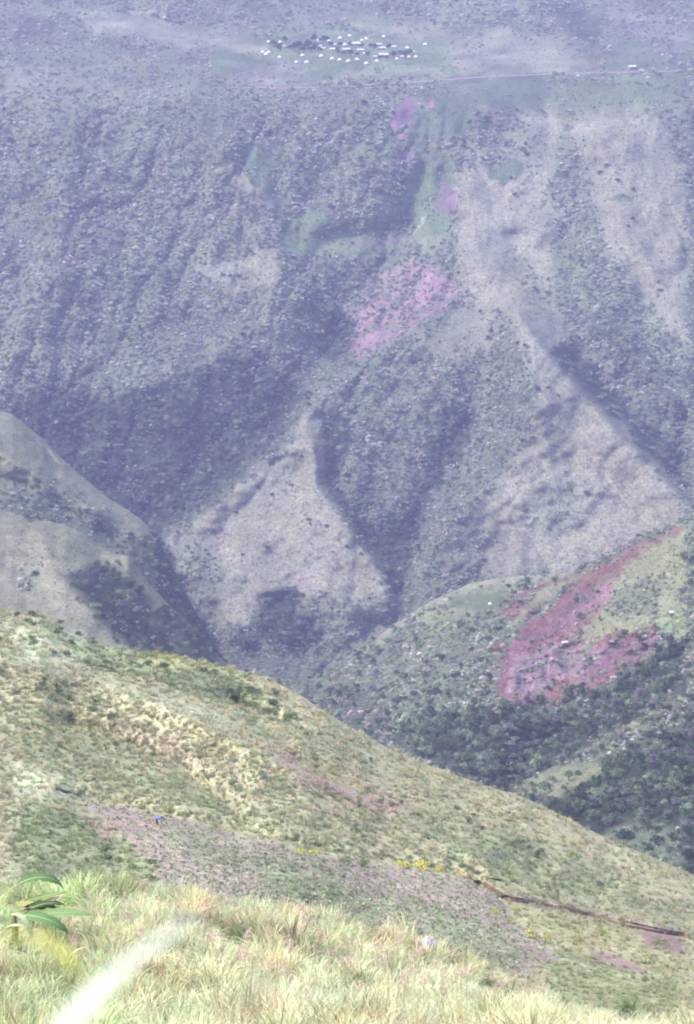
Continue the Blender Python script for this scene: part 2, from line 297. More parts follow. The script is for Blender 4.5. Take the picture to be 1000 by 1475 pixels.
# ------------------------------------------------------------------ materials
def new_mat(name):
    m = bpy.data.materials.new(name); m.use_nodes = True; nt = m.node_tree
    b = nt.nodes['Principled BSDF']; b.inputs['Roughness'].default_value = .9; b.inputs['Specular IOR Level'].default_value = .15
    return m, nt, b
def plain(name, c, rough=.85, var=.25, scale=6.):
    m, nt, b = new_mat(name)
    tc = nt.nodes.new('ShaderNodeTexCoord'); nz = nt.nodes.new('ShaderNodeTexNoise'); nz.inputs['Scale'].default_value = scale; nz.inputs['Detail'].default_value = 5
    nt.links.new(tc.outputs['Object'], nz.inputs['Vector'])
    rp = nt.nodes.new('ShaderNodeMapRange'); rp.inputs[1].default_value = .3; rp.inputs[2].default_value = .7; rp.inputs[3].default_value = 1-var; rp.inputs[4].default_value = 1+var
    nt.links.new(nz.outputs['Fac'], rp.inputs[0])
    vm = nt.nodes.new('ShaderNodeVectorMath'); vm.operation = 'SCALE'; vm.inputs[0].default_value = c; nt.links.new(rp.outputs[0], vm.inputs['Scale'])
    nt.links.new(vm.outputs[0], b.inputs['Base Color']); b.inputs['Roughness'].default_value = rough
    return m
def ground_mat(name, s1, s2, bump=1.):
    m, nt, b = new_mat(name); N = nt.nodes; L = nt.links
    at = N.new('ShaderNodeAttribute'); at.attribute_name = 'cover'
    tc = N.new('ShaderNodeNewGeometry')
    def nz(sc, det=6, dist=0.):
        n = N.new('ShaderNodeTexNoise'); n.inputs['Scale'].default_value = sc; n.inputs['Detail'].default_value = det; n.inputs['Roughness'].default_value = .65; n.inputs['Distortion'].default_value = dist
        L.new(tc.outputs['Position'], n.inputs['Vector']); return n
    a = nz(s1); c = nz(s2, 4)
    def mr(n, lo, hi, f0=.3, f1=.7):
        r = N.new('ShaderNodeMapRange'); r.inputs[1].default_value = f0; r.inputs[2].default_value = f1; r.inputs[3].default_value = lo; r.inputs[4].default_value = hi; L.new(n.outputs['Fac'], r.inputs[0]); return r
    r1 = mr(a, .82, 1.18); r2 = mr(c, .5, 1.5)
    mu = N.new('ShaderNodeMath'); mu.operation = 'MULTIPLY'; L.new(r1.outputs[0], mu.inputs[0]); L.new(r2.outputs[0], mu.inputs[1])
    vm = N.new('ShaderNodeVectorMath'); vm.operation = 'SCALE'; L.new(at.outputs['Color'], vm.inputs[0]); L.new(mu.outputs[0], vm.inputs['Scale'])
    h = N.new('ShaderNodeMixRGB'); h.blend_type = 'OVERLAY'; d = nz(s2*.45, 4); L.new(d.outputs['Color'], h.inputs[2]); L.new(vm.outputs[0], h.inputs[1]); h.inputs[0].default_value = .12
    L.new(h.outputs[0], b.inputs['Base Color'])
    bp = N.new('ShaderNodeBump'); bp.inputs['Strength'].default_value = .7; bp.inputs['Distance'].default_value = bump; L.new(c.outputs['Fac'], bp.inputs['Height']); L.new(bp.outputs[0], b.inputs['Normal'])
    b.inputs['Roughness'].default_value = .95; b.inputs['Specular IOR Level'].default_value = .05
    return m
def leaf_mat(name, trans=.25, var=.45):
    """foliage: the tint comes from each plant, with a change from leaf to leaf"""
    m, nt, b = new_mat(name); N = nt.nodes; L = nt.links
    at = N.new('ShaderNodeAttribute'); at.attribute_type = 'INSTANCER'; at.attribute_name = 'tint'
    g = N.new('ShaderNodeNewGeometry')
    r = N.new('ShaderNodeMapRange'); r.inputs[3].default_value = 1-var; r.inputs[4].default_value = 1+var; L.new(g.outputs['Random Per Island'], r.inputs[0])
    vm = N.new('ShaderNodeVectorMath'); vm.operation = 'SCALE'; L.new(at.outputs['Color'], vm.inputs[0]); L.new(r.outputs[0], vm.inputs['Scale'])
    L.new(vm.outputs[0], b.inputs['Base Color']); b.inputs['Roughness'].default_value = .7; b.inputs['Specular IOR Level'].default_value = .2
    t = N.new('ShaderNodeBsdfTranslucent'); L.new(vm.outputs[0], t.inputs['Color'])
    mx = N.new('ShaderNodeMixShader'); mx.inputs[0].default_value = trans; L.new(b.outputs[0], mx.inputs[1]); L.new(t.outputs[0], mx.inputs[2])
    L.new(mx.outputs[0], N['Material Output'].inputs['Surface'])
    return m
M = dict(far=ground_mat('far_hill_ground', .02, .42, .8), mid=ground_mat('mid_hill_ground', .03, .75, .6), near=ground_mat('near_hill_ground', .08, 1.6, .3),
  leaf=leaf_mat('tree_leaves'), blade=leaf_mat('grass_blades', .35, .35), bark=plain('bark', (.12, .09, .07), .95), thatch=plain('pale_thatch', (.62, .58, .62), .9, .2, 3), wall=plain('woven_wall', (.30, .22, .18), .9, .3, 4),
  tin=plain('pale_roof_sheet', (.50, .47, .53), .5, .12, 2), dark=plain('door_opening', (.03, .03, .03)), white=plain('white_paint', (.5, .5, .52), .4, .05), rubber=plain('rubber', (.02, .02, .02)), glass=plain('window_glass', (.05, .06, .08), .1),
  skin=plain('skin', (.12, .07, .05)), cloth=plain('blue_cloth', (.16, .20, .55), .9, .1), shorts=plain('dark_cloth', (.03, .03, .04)), hair=plain('hair', (.01, .01, .01)), stone=plain('pale_stone', (.50, .48, .62), .8, .15, 3), road=plain('road_dirt', (.24, .19, .22), .95, .2, .3), soil=plain('bank_soil', (.15, .105, .085), .95, .4, 1.5), wood=plain('dead_wood', (.5, .48, .5)))

def tag(o, label=None, cat=None, group=None, kind=None):
    if label: o['label'] = label
    if cat: o['category'] = cat
    if group: o['group'] = group
    if kind: o['kind'] = kind
    return o
def mesh_obj(name, V, Fc, mat, parent=None, cols=None, smooth=False):
    me = bpy.data.meshes.new(name); V = np.asarray(V, float)
    if isinstance(Fc, np.ndarray):
        n, k = Fc.shape
        me.vertices.add(len(V)); me.vertices.foreach_set('co', V.astype(np.float32).ravel())
        me.loops.add(n*k); me.loops.foreach_set('vertex_index', Fc.astype(np.int32).ravel())
        me.polygons.add(n); me.polygons.foreach_set('loop_start', np.arange(0, n*k, k, dtype=np.int32)); me.polygons.foreach_set('loop_total', np.full(n, k, np.int32))
        me.update(calc_edges=True)
    else:
        me.from_pydata([tuple(x) for x in V], [], Fc); me.update()
    if cols is not None:
        a = me.color_attributes.new('cover', 'FLOAT_COLOR', 'POINT'); c = np.ones((len(V), 4), np.float32); c[:, :3] = cols; a.data.foreach_set('color', c.ravel())
    if smooth: me.polygons.foreach_set('use_smooth', np.ones(len(me.polygons), bool))
    me.materials.append(mat)
    o = bpy.data.objects.new(name, me); COL.objects.link(o)
    if parent: o.parent = parent
    return o
def grid_faces(nr, nc):
    i = np.arange(nr-1)[:, None]*nc+np.arange(nc-1)[None]; i = i.ravel()
    return np.stack([i, i+1, i+nc+1, i+nc], 1)

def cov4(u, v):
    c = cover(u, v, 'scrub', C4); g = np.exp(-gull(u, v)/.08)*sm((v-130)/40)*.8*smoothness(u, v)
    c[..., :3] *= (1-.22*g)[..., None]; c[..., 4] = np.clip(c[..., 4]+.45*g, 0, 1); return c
# ------------------------------------------------------------------ terrain sheets
us = np.arange(-240, 1241, 3.0); vs = np.arange(-420, 1100, 2.5)
U, V_ = np.meshgrid(us, vs)
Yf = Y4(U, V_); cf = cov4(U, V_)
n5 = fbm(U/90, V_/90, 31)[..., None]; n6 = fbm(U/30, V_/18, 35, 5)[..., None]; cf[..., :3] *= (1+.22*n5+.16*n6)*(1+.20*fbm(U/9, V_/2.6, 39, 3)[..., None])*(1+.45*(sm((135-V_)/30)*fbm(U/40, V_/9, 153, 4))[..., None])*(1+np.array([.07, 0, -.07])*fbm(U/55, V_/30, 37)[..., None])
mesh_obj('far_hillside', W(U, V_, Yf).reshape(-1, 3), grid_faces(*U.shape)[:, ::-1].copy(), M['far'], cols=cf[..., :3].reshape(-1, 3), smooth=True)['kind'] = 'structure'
def build_layer(name, L, u0, u1, du, dv, mat):
    us = np.arange(u0, u1+.1, du); vc = L.cr(us); nf = int((L.vb-vc.min())/dv); rows = []; cols = []
    for q in np.linspace(1, .05, 14):
        v = vc+L.back[1]*q**1.6; rows.append(W(us, v, np.interp(us, *L.yc)+L.back[0]*q)); cols.append(L.cov(us, vc)[:, :3])
    T = np.linspace(0, 1, nf)[:, None]**1.15; VV = vc+T*(L.vb-vc); UU = np.broadcast_to(us, VV.shape)
    P = W(UU, VV, L.Y(UU, VV)); c = L.cov(UU, VV)[..., :3]*(1+.2*fbm(UU/60, VV/60, 33)[..., None]+.3*fbm(UU/16, VV/9, 36, 5)[..., None]+.2*fbm(UU/6, VV/2.4, 38, 3)[..., None])
    P = np.concatenate([np.array(rows), P]); c = np.concatenate([np.array(cols), c])
    if name == 'foreground_slope':
        last = P[-1]; ex = []
        for k in range(1, 40):
            y = 58-k*2; t = (58-y)/58; z = last[:, 2]*(1-t)+(-1.75)*t if y > 0 else np.full(len(us), -1.75)+(-y)*.02
            ex.append(np.stack([last[:, 0], np.full(len(us), y)+(last[:, 1]-58)*(1-min(t, 1)), z], -1))
        P = np.concatenate([P, np.array(ex)]); c = np.concatenate([c, np.repeat(c[-1:], len(ex), 0)])
    o = mesh_obj(name, P.reshape(-1, 3), grid_faces(P.shape[0], P.shape[1])[:, ::-1].copy(), mat, cols=c.reshape(-1, 3), smooth=True); o['kind'] = 'structure'
    return o
build_layer('left_back_spur', L3a, -300, 420, 3, 2.5, M['mid'])
build_layer('left_front_spur', L3b, -300, 460, 3, 2.5, M['mid'])
build_layer('middle_hill', L2, 300, 1300, 2.5, 2.2, M['mid'])
build_layer('lower_right_hill', L2b, 560, 1300, 3, 2.5, M['mid'])
build_layer('near_hillside', L1, -300, 1300, 2.5, 2.2, M['near'])
build_layer('foreground_slope', L0, -700, 1700, 8, 4, M['near'])
LAY = dict(L4=None, L2=L2, L2b=L2b, L3a=L3a, L3b=L3b, L1=L1, L0=L0)
def at(l, u, v, lift=0.):
    Y = Y4(u, v) if l == 'L4' else LAY[l].Y(u, v)
    p = W(u, v, Y); p[..., 2] += lift
    return p
def vis(l, u, v):
    """is this spot of the layer free of the nearer hills"""
    ok = np.ones(np.shape(u), bool)
    if l != 'L4': ok &= v > LAY[l].cr(u)
    order = {'L4': ['L3a', 'L3b', 'L2', 'L2b', 'L1', 'L0'], 'L3a': ['L3b', 'L1', 'L0'], 'L3b': ['L1', 'L0'], 'L2': ['L2b', 'L1', 'L0'], 'L2b': ['L1', 'L0'], 'L1': ['L0'], 'L0': []}[l]
    for k in order:
        x0 = {'L2': 310, 'L2b': 570}.get(k, -1e9); x1 = {'L3a': 415, 'L3b': 455}.get(k, 1e9)
        ok &= ~((v > LAY[k].cr(u)+12) & (u > x0) & (u < x1))
    return ok
def cov(l, u, v): return cov4(u, v) if l == 'L4' else LAY[l].cov(u, v)

# ------------------------------------------------------------------ plant shapes
def crown_mesh(name, seed, n, lobes, w, z0, z1, leaf, flat=.75):
    r = np.random.default_rng(seed); V = []; Fs = []
    C = []
    for k in range(lobes):
        a = r.uniform(0, 6.283); q = math.sqrt(r.uniform(0, 1))*.62 if k else 0; zz = r.uniform(.25, .8) if k else .72
        C.append((math.cos(a)*q*w, math.sin(a)*q*w, z0+(z1-z0)*zz*(1-.25*q), w*r.uniform(.34, .58)))
    for k in range(n):
        c = C[r.integers(len(C))]
        d = r.normal(size=3); d /= np.linalg.norm(d); d[2] = abs(d[2])*.9-.25 if r.uniform() < .75 else d[2]
        rad = c[3]*r.uniform(.72, 1.08)
        p = np.array([c[0]+d[0]*rad, c[1]+d[1]*rad, c[2]+d[2]*rad*flat]); p[2] = max(p[2], z0*.6+.02)
        nrm = d+r.normal(size=3)*.55; nrm /= np.linalg.norm(nrm)
        t = np.cross(nrm, r.normal(size=3)); t /= np.linalg.norm(t)+1e-9; b = np.cross(nrm, t)
        s = leaf*r.uniform(.6, 1.35); i = len(V)
        V += [p-t*s-b*s*.35, p-b*s*.9+nrm*s*.15, p+t*s*.9-b*s*.1, p+b*s*.8+nrm*s*.1, p-t*s*.5+b*s*.6]
        Fs.append((i, i+1, i+2, i+3, i+4))
    me = bpy.data.meshes.new(name); me.from_pydata([tuple(x) for x in V], [], Fs); me.update(); me.materials.append(M['leaf']); return me
def tube(V, Fs, pts, rad, k=6):
    base = len(V); pts = [np.array(p, float) for p in pts]
    for i, p in enumerate(pts):
        d = pts[min(i+1, len(pts)-1)]-pts[max(i-1, 0)]; d /= np.linalg.norm(d)+1e-9
        a = np.cross(d, (.3, 1, .2)); a /= np.linalg.norm(a); b = np.cross(d, a)
        for j in range(k):
            t = 6.2832*j/k; V.append(tuple(p+(a*math.cos(t)+b*math.sin(t))*rad[i]))
    for i in range(len(pts)-1):
        for j in range(k): Fs.append((base+i*k+j, base+i*k+(j+1) % k, base+(i+1)*k+(j+1) % k, base+(i+1)*k+j))
    Fs.append(tuple(base+(len(pts)-1)*k+j for j in range(k))); Fs.append(tuple(base+k-1-j for j in range(k)))
def trunk_mesh(name, seed, h, w, r0):
    r = random.Random(seed); V = []; Fs = []
    top = (r.uniform(-.1, .1)*w, r.uniform(-.1, .1)*w, h*.75)
    tube(V, Fs, [(0, 0, -h*.3), (0, 0, 0), (top[0]*.6, top[1]*.6, h*.4), top], [r0*1.4, r0*1.15, r0*.75, r0*.3])
    for k in range(6):
        a = 6.28*k/6+r.uniform(-.4, .4); z = h*r.uniform(.25, .5)
        tube(V, Fs, [(top[0]*.5, top[1]*.5, z), (math.cos(a)*w*.28, math.sin(a)*w*.28, z+h*.14), (math.cos(a)*w*.55, math.sin(a)*w*.55, z+h*.3)], [r0*.45, r0*.3, r0*.1], 4)
    me = bpy.data.meshes.new(name); me.from_pydata(V, [], Fs); me.update(); me.materials.append(M['bark']); return me
TREES = [(crown_mesh('crown', 1, 380, 9, .62, .30, 1.0, .052), trunk_mesh('trunk', 1, 1, .62, .035)),
         (crown_mesh('crown', 2, 420, 11, .80, .26, .88, .056, .6), trunk_mesh('trunk', 2, .9, .8, .035)),
         (crown_mesh('crown', 3, 320, 7, .50, .26, 1.05, .050, .95), trunk_mesh('trunk', 3, 1.05, .5, .03))]
SHRUBS = [crown_mesh('shrub', 11, 220, 7, .62, .10, .62, .060), crown_mesh('shrub', 12, 260, 9, .85, .08, .50, .062, .6), crown_mesh('shrub', 13, 180, 5, .45, .12, .72, .062)]
FAR = [crown_mesh('shrub', 21, 170, 5, .60, .05, .62, .075), crown_mesh('shrub', 22, 190, 6, .75, .05, .55, .078, .7), crown_mesh('shrub', 23, 150, 4, .5, .05, .75, .078)]
def tuft_mesh(name, seed, n, h, spread, wd, lean, segs=3):
    r = random.Random(seed); V = []; Fs = []
    for k in range(n):
        a = r.uniform(0, 6.283); q = spread*math.sqrt(r.random()); bx, by = math.cos(a)*q, math.sin(a)*q
        a2 = a+r.uniform(-.9, .9); hh = h*r.uniform(.55, 1.1); ln = lean*r.uniform(.3, 1.3)*hh
        px, py = -math.sin(a2+r.uniform(-1, 1)), math.cos(a2+r.uniform(-1, 1)); i = len(V); w = wd*r.uniform(.6, 1.3)
        for s in range(segs+1):
            t = s/segs; x = bx+math.cos(a2)*ln*t*t; y = by+math.sin(a2)*ln*t*t; z = hh*(t-.28*lean*t*t*t*1.6)-.05*h*(s == 0)
            ww = w*(1-t)**.7+wd*.08
            V += [(x-px*ww/2, y-py*ww/2, z), (x+px*ww/2, y+py*ww/2, z)]
        for s in range(segs): Fs.append((i+2*s, i+2*s+1, i+2*s+3, i+2*s+2))
    me = bpy.data.meshes.new(name); me.from_pydata(V, [], Fs); me.update(); me.materials.append(M['blade']); return me
TUFT = [tuft_mesh('grass_clump', 31, 38, 1.15, .36, .05, .75, 4), tuft_mesh('grass_clump', 32, 44, .95, .48, .055, 1.15, 4), tuft_mesh('grass_clump', 33, 34, 1.45, .28, .042, .5, 4)]
TUSS = [tuft_mesh('tussock', 41, 26, .75, .35, .09, .8, 2), tuft_mesh('tussock', 42, 30, .55, .45, .10, 1.2, 2), tuft_mesh('tussock', 43, 24, 1.0, .28, .07, .5, 2)]

def instantiate(me_name, data, p, s, rz, tint, sz=None, tilt=0.):
    o = bpy.data.objects.new(me_name, data); COL.objects.link(o); o.location = tuple(float(x) for x in p); o.scale = (s, s, sz or s); o.rotation_euler = (tilt, 0, rz); o['tint'] = [float(x) for x in tint]
    return o
def tree(name, k, p, s, rz, tint, label, cat, group):
    e = bpy.data.objects.new(name, None); COL.objects.link(e); e.location = tuple(float(x) for x in p); e.scale = (s, s, s); e.rotation_euler = (0, 0, rz); e.empty_display_size = .2
    tag(e, label, cat, group)
    c = bpy.data.objects.new('crown', TREES[k][0]); COL.objects.link(c); c.parent = e; c['tint'] = [float(x) for x in tint]
    t = bpy.data.objects.new('trunk', TREES[k][1]); COL.objects.link(t); t.parent = e
    return e, c
def stuff(name, label, cat, P, sc, tint, templates):
    n = len(P); me = bpy.data.meshes.new(name); me.vertices.add(n); me.vertices.foreach_set('co', np.asarray(P, np.float32).ravel())
    def a(nm, ty, arr, f='value'):
        x = me.attributes.new(nm, ty, 'POINT'); x.data.foreach_set(f, arr.ravel())
    rot = np.zeros((n, 3), np.float32); rot[:, 2] = RNG.uniform(0, 6.283, n); rot[:, :2] = RNG.normal(0, .08, (n, 2))
    scl = np.asarray(sc, np.float32)[:, None]*np.stack([np.ones(n), np.ones(n), RNG.uniform(.75, 1.25, n)], 1).astype(np.float32)
    c = np.ones((n, 4), np.float32); c[:, :3] = tint
    a('rot', 'FLOAT_VECTOR', rot, 'vector'); a('scl', 'FLOAT_VECTOR', scl.astype(np.float32), 'vector'); a('tint', 'FLOAT_COLOR', c, 'color'); a('kindno', 'INT', RNG.integers(0, len(templates), n).astype(np.int32))
    me.update(); o = bpy.data.objects.new(name, me); COL.objects.link(o)
    ng = bpy.data.node_groups.new(name, 'GeometryNodeTree'); ng.interface.new_socket('Geometry', in_out='INPUT', socket_type='NodeSocketGeometry'); ng.interface.new_socket('Geometry', in_out='OUTPUT', socket_type='NodeSocketGeometry')
    N = ng.nodes; L = ng.links; gi = N.new('NodeGroupInput'); go = N.new('NodeGroupOutput'); jn = N.new('GeometryNodeJoinGeometry')
    def named(nm, ty):
        x = N.new('GeometryNodeInputNamedAttribute'); x.data_type = ty; x.inputs['Name'].default_value = nm; return x.outputs['Attribute']
    rr = named('rot', 'FLOAT_VECTOR'); ss = named('scl', 'FLOAT_VECTOR'); kk = named('kindno', 'INT')
    for k, t in enumerate(templates):
        oi = N.new('GeometryNodeObjectInfo'); oi.inputs['Object'].default_value = t; oi.transform_space = 'ORIGINAL'
        ip = N.new('GeometryNodeInstanceOnPoints'); cp = N.new('FunctionNodeCompare'); cp.data_type = 'INT'; cp.operation = 'EQUAL'
        L.new(kk, [i for i in cp.inputs if i.type == 'INT'][0]); [i for i in cp.inputs if i.type == 'INT'][1].default_value = k
        er = N.new('FunctionNodeEulerToRotation'); L.new(rr, er.inputs[0])
        L.new(gi.outputs[0], ip.inputs['Points']); L.new(cp.outputs[0], ip.inputs['Selection']); L.new(oi.outputs['Geometry'], ip.inputs['Instance']); L.new(er.outputs[0], ip.inputs['Rotation']); L.new(ss, ip.inputs['Scale'])
        L.new(ip.outputs[0], jn.inputs[0])
    L.new(jn.outputs[0], go.inputs[0]); md = o.modifiers.new('spread', 'NODES'); md.node_group = ng
    return tag(o, label, cat, kind='stuff')
ORD = ['first', 'second', 'third', 'fourth', 'fifth', 'sixth', 'seventh', 'eighth', 'ninth', 'tenth', 'eleventh', 'twelfth', 'thirteenth', 'fourteenth', 'fifteenth', 'sixteenth', 'seventeenth', 'eighteenth', 'nineteenth', 'twentieth']
def ordn(k): return ORD[k] if k < 20 else str(k+1)+('th' if (k+1) % 10 not in (1, 2, 3) or 10 < (k+1) % 100 < 14 else {1: 'st', 2: 'nd', 3: 'rd'}[(k+1) % 10])
def spaced(l, pg, n, gap, seed, want=None):
    """n spots inside a polygon of the layer, kept apart, largest first"""
    r = np.random.default_rng(seed); pg = np.array(pg, float); out = []
    lo, hi = pg.min(0), pg.max(0); tries = 0
    while len(out) < n and tries < n*60:
        tries += 1; u, v = r.uniform(lo[0], hi[0]), r.uniform(lo[1], hi[1])
        if poly_sd(np.array([u]), np.array([v]), [tuple(x) for x in pg])[0] < 0: continue
        if any((u-a)**2+((v-b)*1.5)**2 < gap*gap for a, b in out): continue
        if not vis(l, np.array([u]), np.array([v]))[0]: continue
        if want and not want(cov(l, np.array([u]), np.array([v]))[0]): continue
        out.append((u, v))
    return out
PX = lambda Y: Y/F/math.cos(R(20))   # metres per photo pixel

# ------------------------------------------------------------------ WOODS: every tree that stands out is a thing of its own
WOODS = [
 ('L2', [(560, 1040), (700, 1010), (850, 1000), (985, 920), (985, 1000), (850, 1070), (745, 1140), (640, 1115)], 78, 13, (17, 27), 'wood below the red burn', 'trees of the wood below the red slope', 6),
 ('L2', [(440, 985), (560, 930), (640, 1000), (560, 1060)], 22, 13, (12, 18), 'slope left of the burn', 'trees on the bushy slope', 2),
 ('L2b', [(745, 1140), (860, 1105), (985, 1050), (985, 1240), (860, 1200)], 46, 13, (20, 30), 'the lower right wood', 'trees of the wood at the lower right', 4),
 ('L3b', [(98, 832), (130, 815), (165, 818), (225, 872), (262, 892), (305, 915), (312, 945), (200, 935), (145, 895)], 44, 9, (11, 17), 'the left spur hollow', 'trees in the hollow of the left spur', 4),
 ('L4', [(20, 590), (200, 580), (290, 560), (340, 515), (380, 505), (395, 545), (430, 575), (330, 690), (228, 765), (110, 675)], 56, 12, (9, 15), 'the dark valley wood', 'trees of the valley wood', 5),
 ('L4', [(386, 850), (405, 845), (425, 858), (426, 880), (444, 895), (470, 909), (450, 928), (420, 938), (395, 930), (382, 912), (368, 898), (377, 872)], 14, 9, (11, 16), 'the valley bottom grove', 'trees of the grove in the valley bottom', 2),
 ('L4', [(465, 600), (492, 595), (500, 650), (486, 700), (590, 745), (620, 640), (670, 600), (660, 660), (592, 790), (575, 850), (545, 800)], 26, 10, (10, 15), 'the central gully wood', 'trees of the central gully', 3),
]
BANDS = {1: [''], 2: ['upper', 'lower'], 3: ['top', 'middle', 'bottom'], 4: ['top', 'upper middle', 'lower middle', 'bottom'], 5: ['top', 'upper', 'middle', 'lower', 'bottom'], 6: ['topmost', 'upper', 'upper middle', 'lower middle', 'lower', 'bottom']}
TREE_T = []
def shade(r):
    q = r.random()
    if q < .45: return (.045, .070, .040), 'dark green'
    if q < .75: return (.080, .115, .060), 'mid green'
    if q < .92: return (.15, .19, .11), 'pale green'
    return (.14, .14, .16), 'greyish'
rr = random.Random(5)
for wi, (l, pg, n, gap, (s0, s1), where, group, nb) in enumerate(WOODS):
    pts = spaced(l, pg, n, gap, 100+wi)
    pts.sort(key=lambda q: q[1]); size = math.ceil(len(pts)/nb)
    for b in range(nb):
        row = sorted(pts[b*size:(b+1)*size])
        for k, (u, v) in enumerate(row):
            p = at(l, u, v); w = rr.uniform(s0, s1)*PX(p[1]); kk = rr.randrange(3); tint, word = shade(rr); f = rr.uniform(1., 1.6)
            h = w/(1.25, 1.6, 1.0)[kk]
            e, c = tree('forest_tree', kk, p, h, rr.uniform(0, 6.28), [x*f for x in tint], f'{word} {("rounded", "spreading", "upright")[kk]} tree, {ordn(k)} from left, {BANDS[nb][b]} row of {where}', 'tree', group)
            if len(TREE_T) < 3 and kk == len(TREE_T): TREE_T.append(c)

# ------------------------------------------------------------------ scattered vegetation nobody could count
def spray(l, n, u0, u1, v0, v1, ch, seed, seedn=55):
    r = np.random.default_rng(seed); u = r.uniform(u0, u1, n); v = r.uniform(v0, v1, n); ok = vis(l, u, v); u, v = u[ok], v[ok]
    c = cov(l, u, v); d = c[:, 3+ch]
    pat = .5+.5*fbm(u/13, v/10, seedn)+.35*fbm(u/40, v/30, seedn+3)
    keep = r.uniform(0, 1, len(u)) < d*np.where(d > .8, 1, np.clip(pat*1.5, 0, 1.6)); u, v, c = u[keep], v[keep], c[keep]
    return u, v, c, at(l, u, v), r
def tints(n, cols, r, f=(.7, 1.35)):
    cols = np.array(cols); return cols[r.integers(0, len(cols), n)]*r.uniform(f[0], f[1], (n, 1))
FC = [(.035, .055, .036), (.05, .08, .05), (.09, .13, .08), (.17, .22, .15), (.12, .12, .12)]
SC = [(.10, .14, .085), (.17, .21, .13), (.27, .30, .21), (.25, .23, .23), (.36, .35, .34)]
for nm, l, n, box, px in [('far_wood', 'L4', 30000, (-60, 1060, 150, 1010), 9), ('spur_wood', 'L3b', 2200, (-60, 340, 760, 1000), 10), ('middle_hill_wood', 'L2', 9000, (420, 1160, 760, 1260), 12), ('lower_right_wood', 'L2b', 2200, (640, 1160, 1000, 1300), 16), ('back_spur_wood', 'L3a', 4000, (-60, 340, 600, 960), 9)]:
    u, v, c, P, r = spray(l, n, *box, 0, 3)
    s = px*PX(P[:, 1])*r.uniform(.6, 1.25, len(u))/1.25
    P[:, 2] -= s*.12
    stuff(nm, {'far_wood': 'dense dark green woodland filling the gullies of the far hillside', 'spur_wood': 'dense green woodland in the hollow of the left spur', 'middle_hill_wood': 'dense bushy woodland covering the middle hill', 'lower_right_wood': 'dense dark woodland on the lower right hill', 'back_spur_wood': 'scattered small trees at the foot of the back spur'}[nm], 'woodland', P, s, tints(len(u), FC, r, (.8, 1.8)), TREE_T)
# ---- scrub: lone bushes on the far slopes stand out, each a thing
LONE = [(905, 327), (912, 318), (742, 283), (736, 258), (756, 500), (745, 498), (660, 395), (825, 505), (860, 548), (370, 512), (363, 518), (255, 558), (412, 372), (475, 372), (332, 400), (322, 398), (345, 401), (790, 560), (805, 572), (706, 590), (662, 584), (672, 578), (815, 683), (700, 712), (704, 552), (758, 620), (446, 750), (470, 760), (385, 790), (340, 740), (300, 800), (350, 800), (420, 700), (372, 705), (335, 705), (435, 660), (392, 715), (500, 790), (520, 800), (447, 757), (360, 640), (120, 250), (130, 245), (60, 270), (20, 285), (345, 202), (350, 190), (730, 210), (760, 225), (865, 250), (875, 240), (890, 262), (912, 275), (950, 420)]
FAR_T = []
rr = random.Random(9)
for k, (u, v) in enumerate(sorted(LONE, key=lambda q: q[1])):
    row = k//9
    p = at('L4', u, v); kk = k % 3; s = rr.uniform(7, 11)*PX(p[1])/1.2
    o = instantiate('hillside_bush', SHRUBS[kk] if k > 2 else FAR[kk], p, s, rr.uniform(0, 6.28), np.array((.05, .065, .045))*rr.uniform(.8, 1.4))
    if len(FAR_T) < 3: FAR_T.append(o)
    o['_r'] = row; o['_u'] = u
rows = {}
for o in COL.objects:
    if '_r' in o.keys(): rows.setdefault(o['_r'], []).append(o)
RW = ['on the top slopes', 'on the upper grassy ridges', 'around the pink burnt patch', 'on the middle ridges', 'just above the pale spur', 'on the pale spur']
for k, os_ in rows.items():
    os_.sort(key=lambda o: o['_u'])
    for j, o in enumerate(os_):
        tag(o, f'small dark lone bush, {ordn(j)} from left of those {RW[min(k, 5)]}', 'bush', 'lone bushes on the far hillside'); del o['_r']; del o['_u']
for nm, lab, l, n, box, px in [('far_scrub', 'grey-green scrub bushes covering the far hillside', 'L4', 86000, (-120, 1120, -60, 1000), 7.2), ('back_spur_scrub', 'small bushes dotted over the grassy back spur', 'L3a', 5200, (-120, 300, 540, 900), 9), ('spur_scrub', 'small bushes on the grassy left spur', 'L3b', 4200, (-120, 340, 720, 1000), 8), ('middle_hill_scrub', 'grey-green bushes covering the middle hill', 'L2', 27000, (400, 1160, 700, 1260), 8.5), ('lower_right_scrub', 'bushes on the lower right hill', 'L2b', 1500, (640, 1160, 1000, 1300), 10)]:
    u, v, c, P, r = spray(l, n, *box, 1, 4)
    s = px*PX(P[:, 1])*r.uniform(.5, 1.3, len(u))/1.25*(1+.45*fbm(u/34, v/24, 71, 3))
    s = s*np.interp(v, [60, 220], [.78, 1]); s = s*(1.1 if l == 'L2' else 1)*np.where(c[:, 4] < .56, .5, 1)*.92; P[:, 2] -= s*.05
    t = tints(len(u), SC, r, (1.0, 2.0))*(1+.5*fbm(u/26, v/16, 81)[:, None])*(1+np.array([.12, -.02, .10])*2*fbm(u/90, v/60, 83)[:, None]); rd = sm((c[:, 0]/(c[:, 1]+.01)-1.25)/.5)[:, None]; lo = sm((.62-c[:, 4])/.15)[:, None]*.85; lo = lo*(.35 if l[:2] == 'L3' else 1); t = (.8*t+.2*c[:, :3])*(1-lo)+c[:, :3]*r.uniform(.8, 2.6, (len(u), 1))*lo; top_ = sm((150-v)/60)[:, None] if l == 'L4' else 0; t = t*(1-.0*top_); s = s*np.where((v < 125) & (fbm(u/45, v/14, 151) > .05) & (l == 'L4'), 1.35, 1); t = t*(1-rd)+c[:, :3]*r.uniform(.8, 2.9, (len(u), 1))*rd
    stuff(nm, lab, 'scrub', P, s, t, FAR_T)
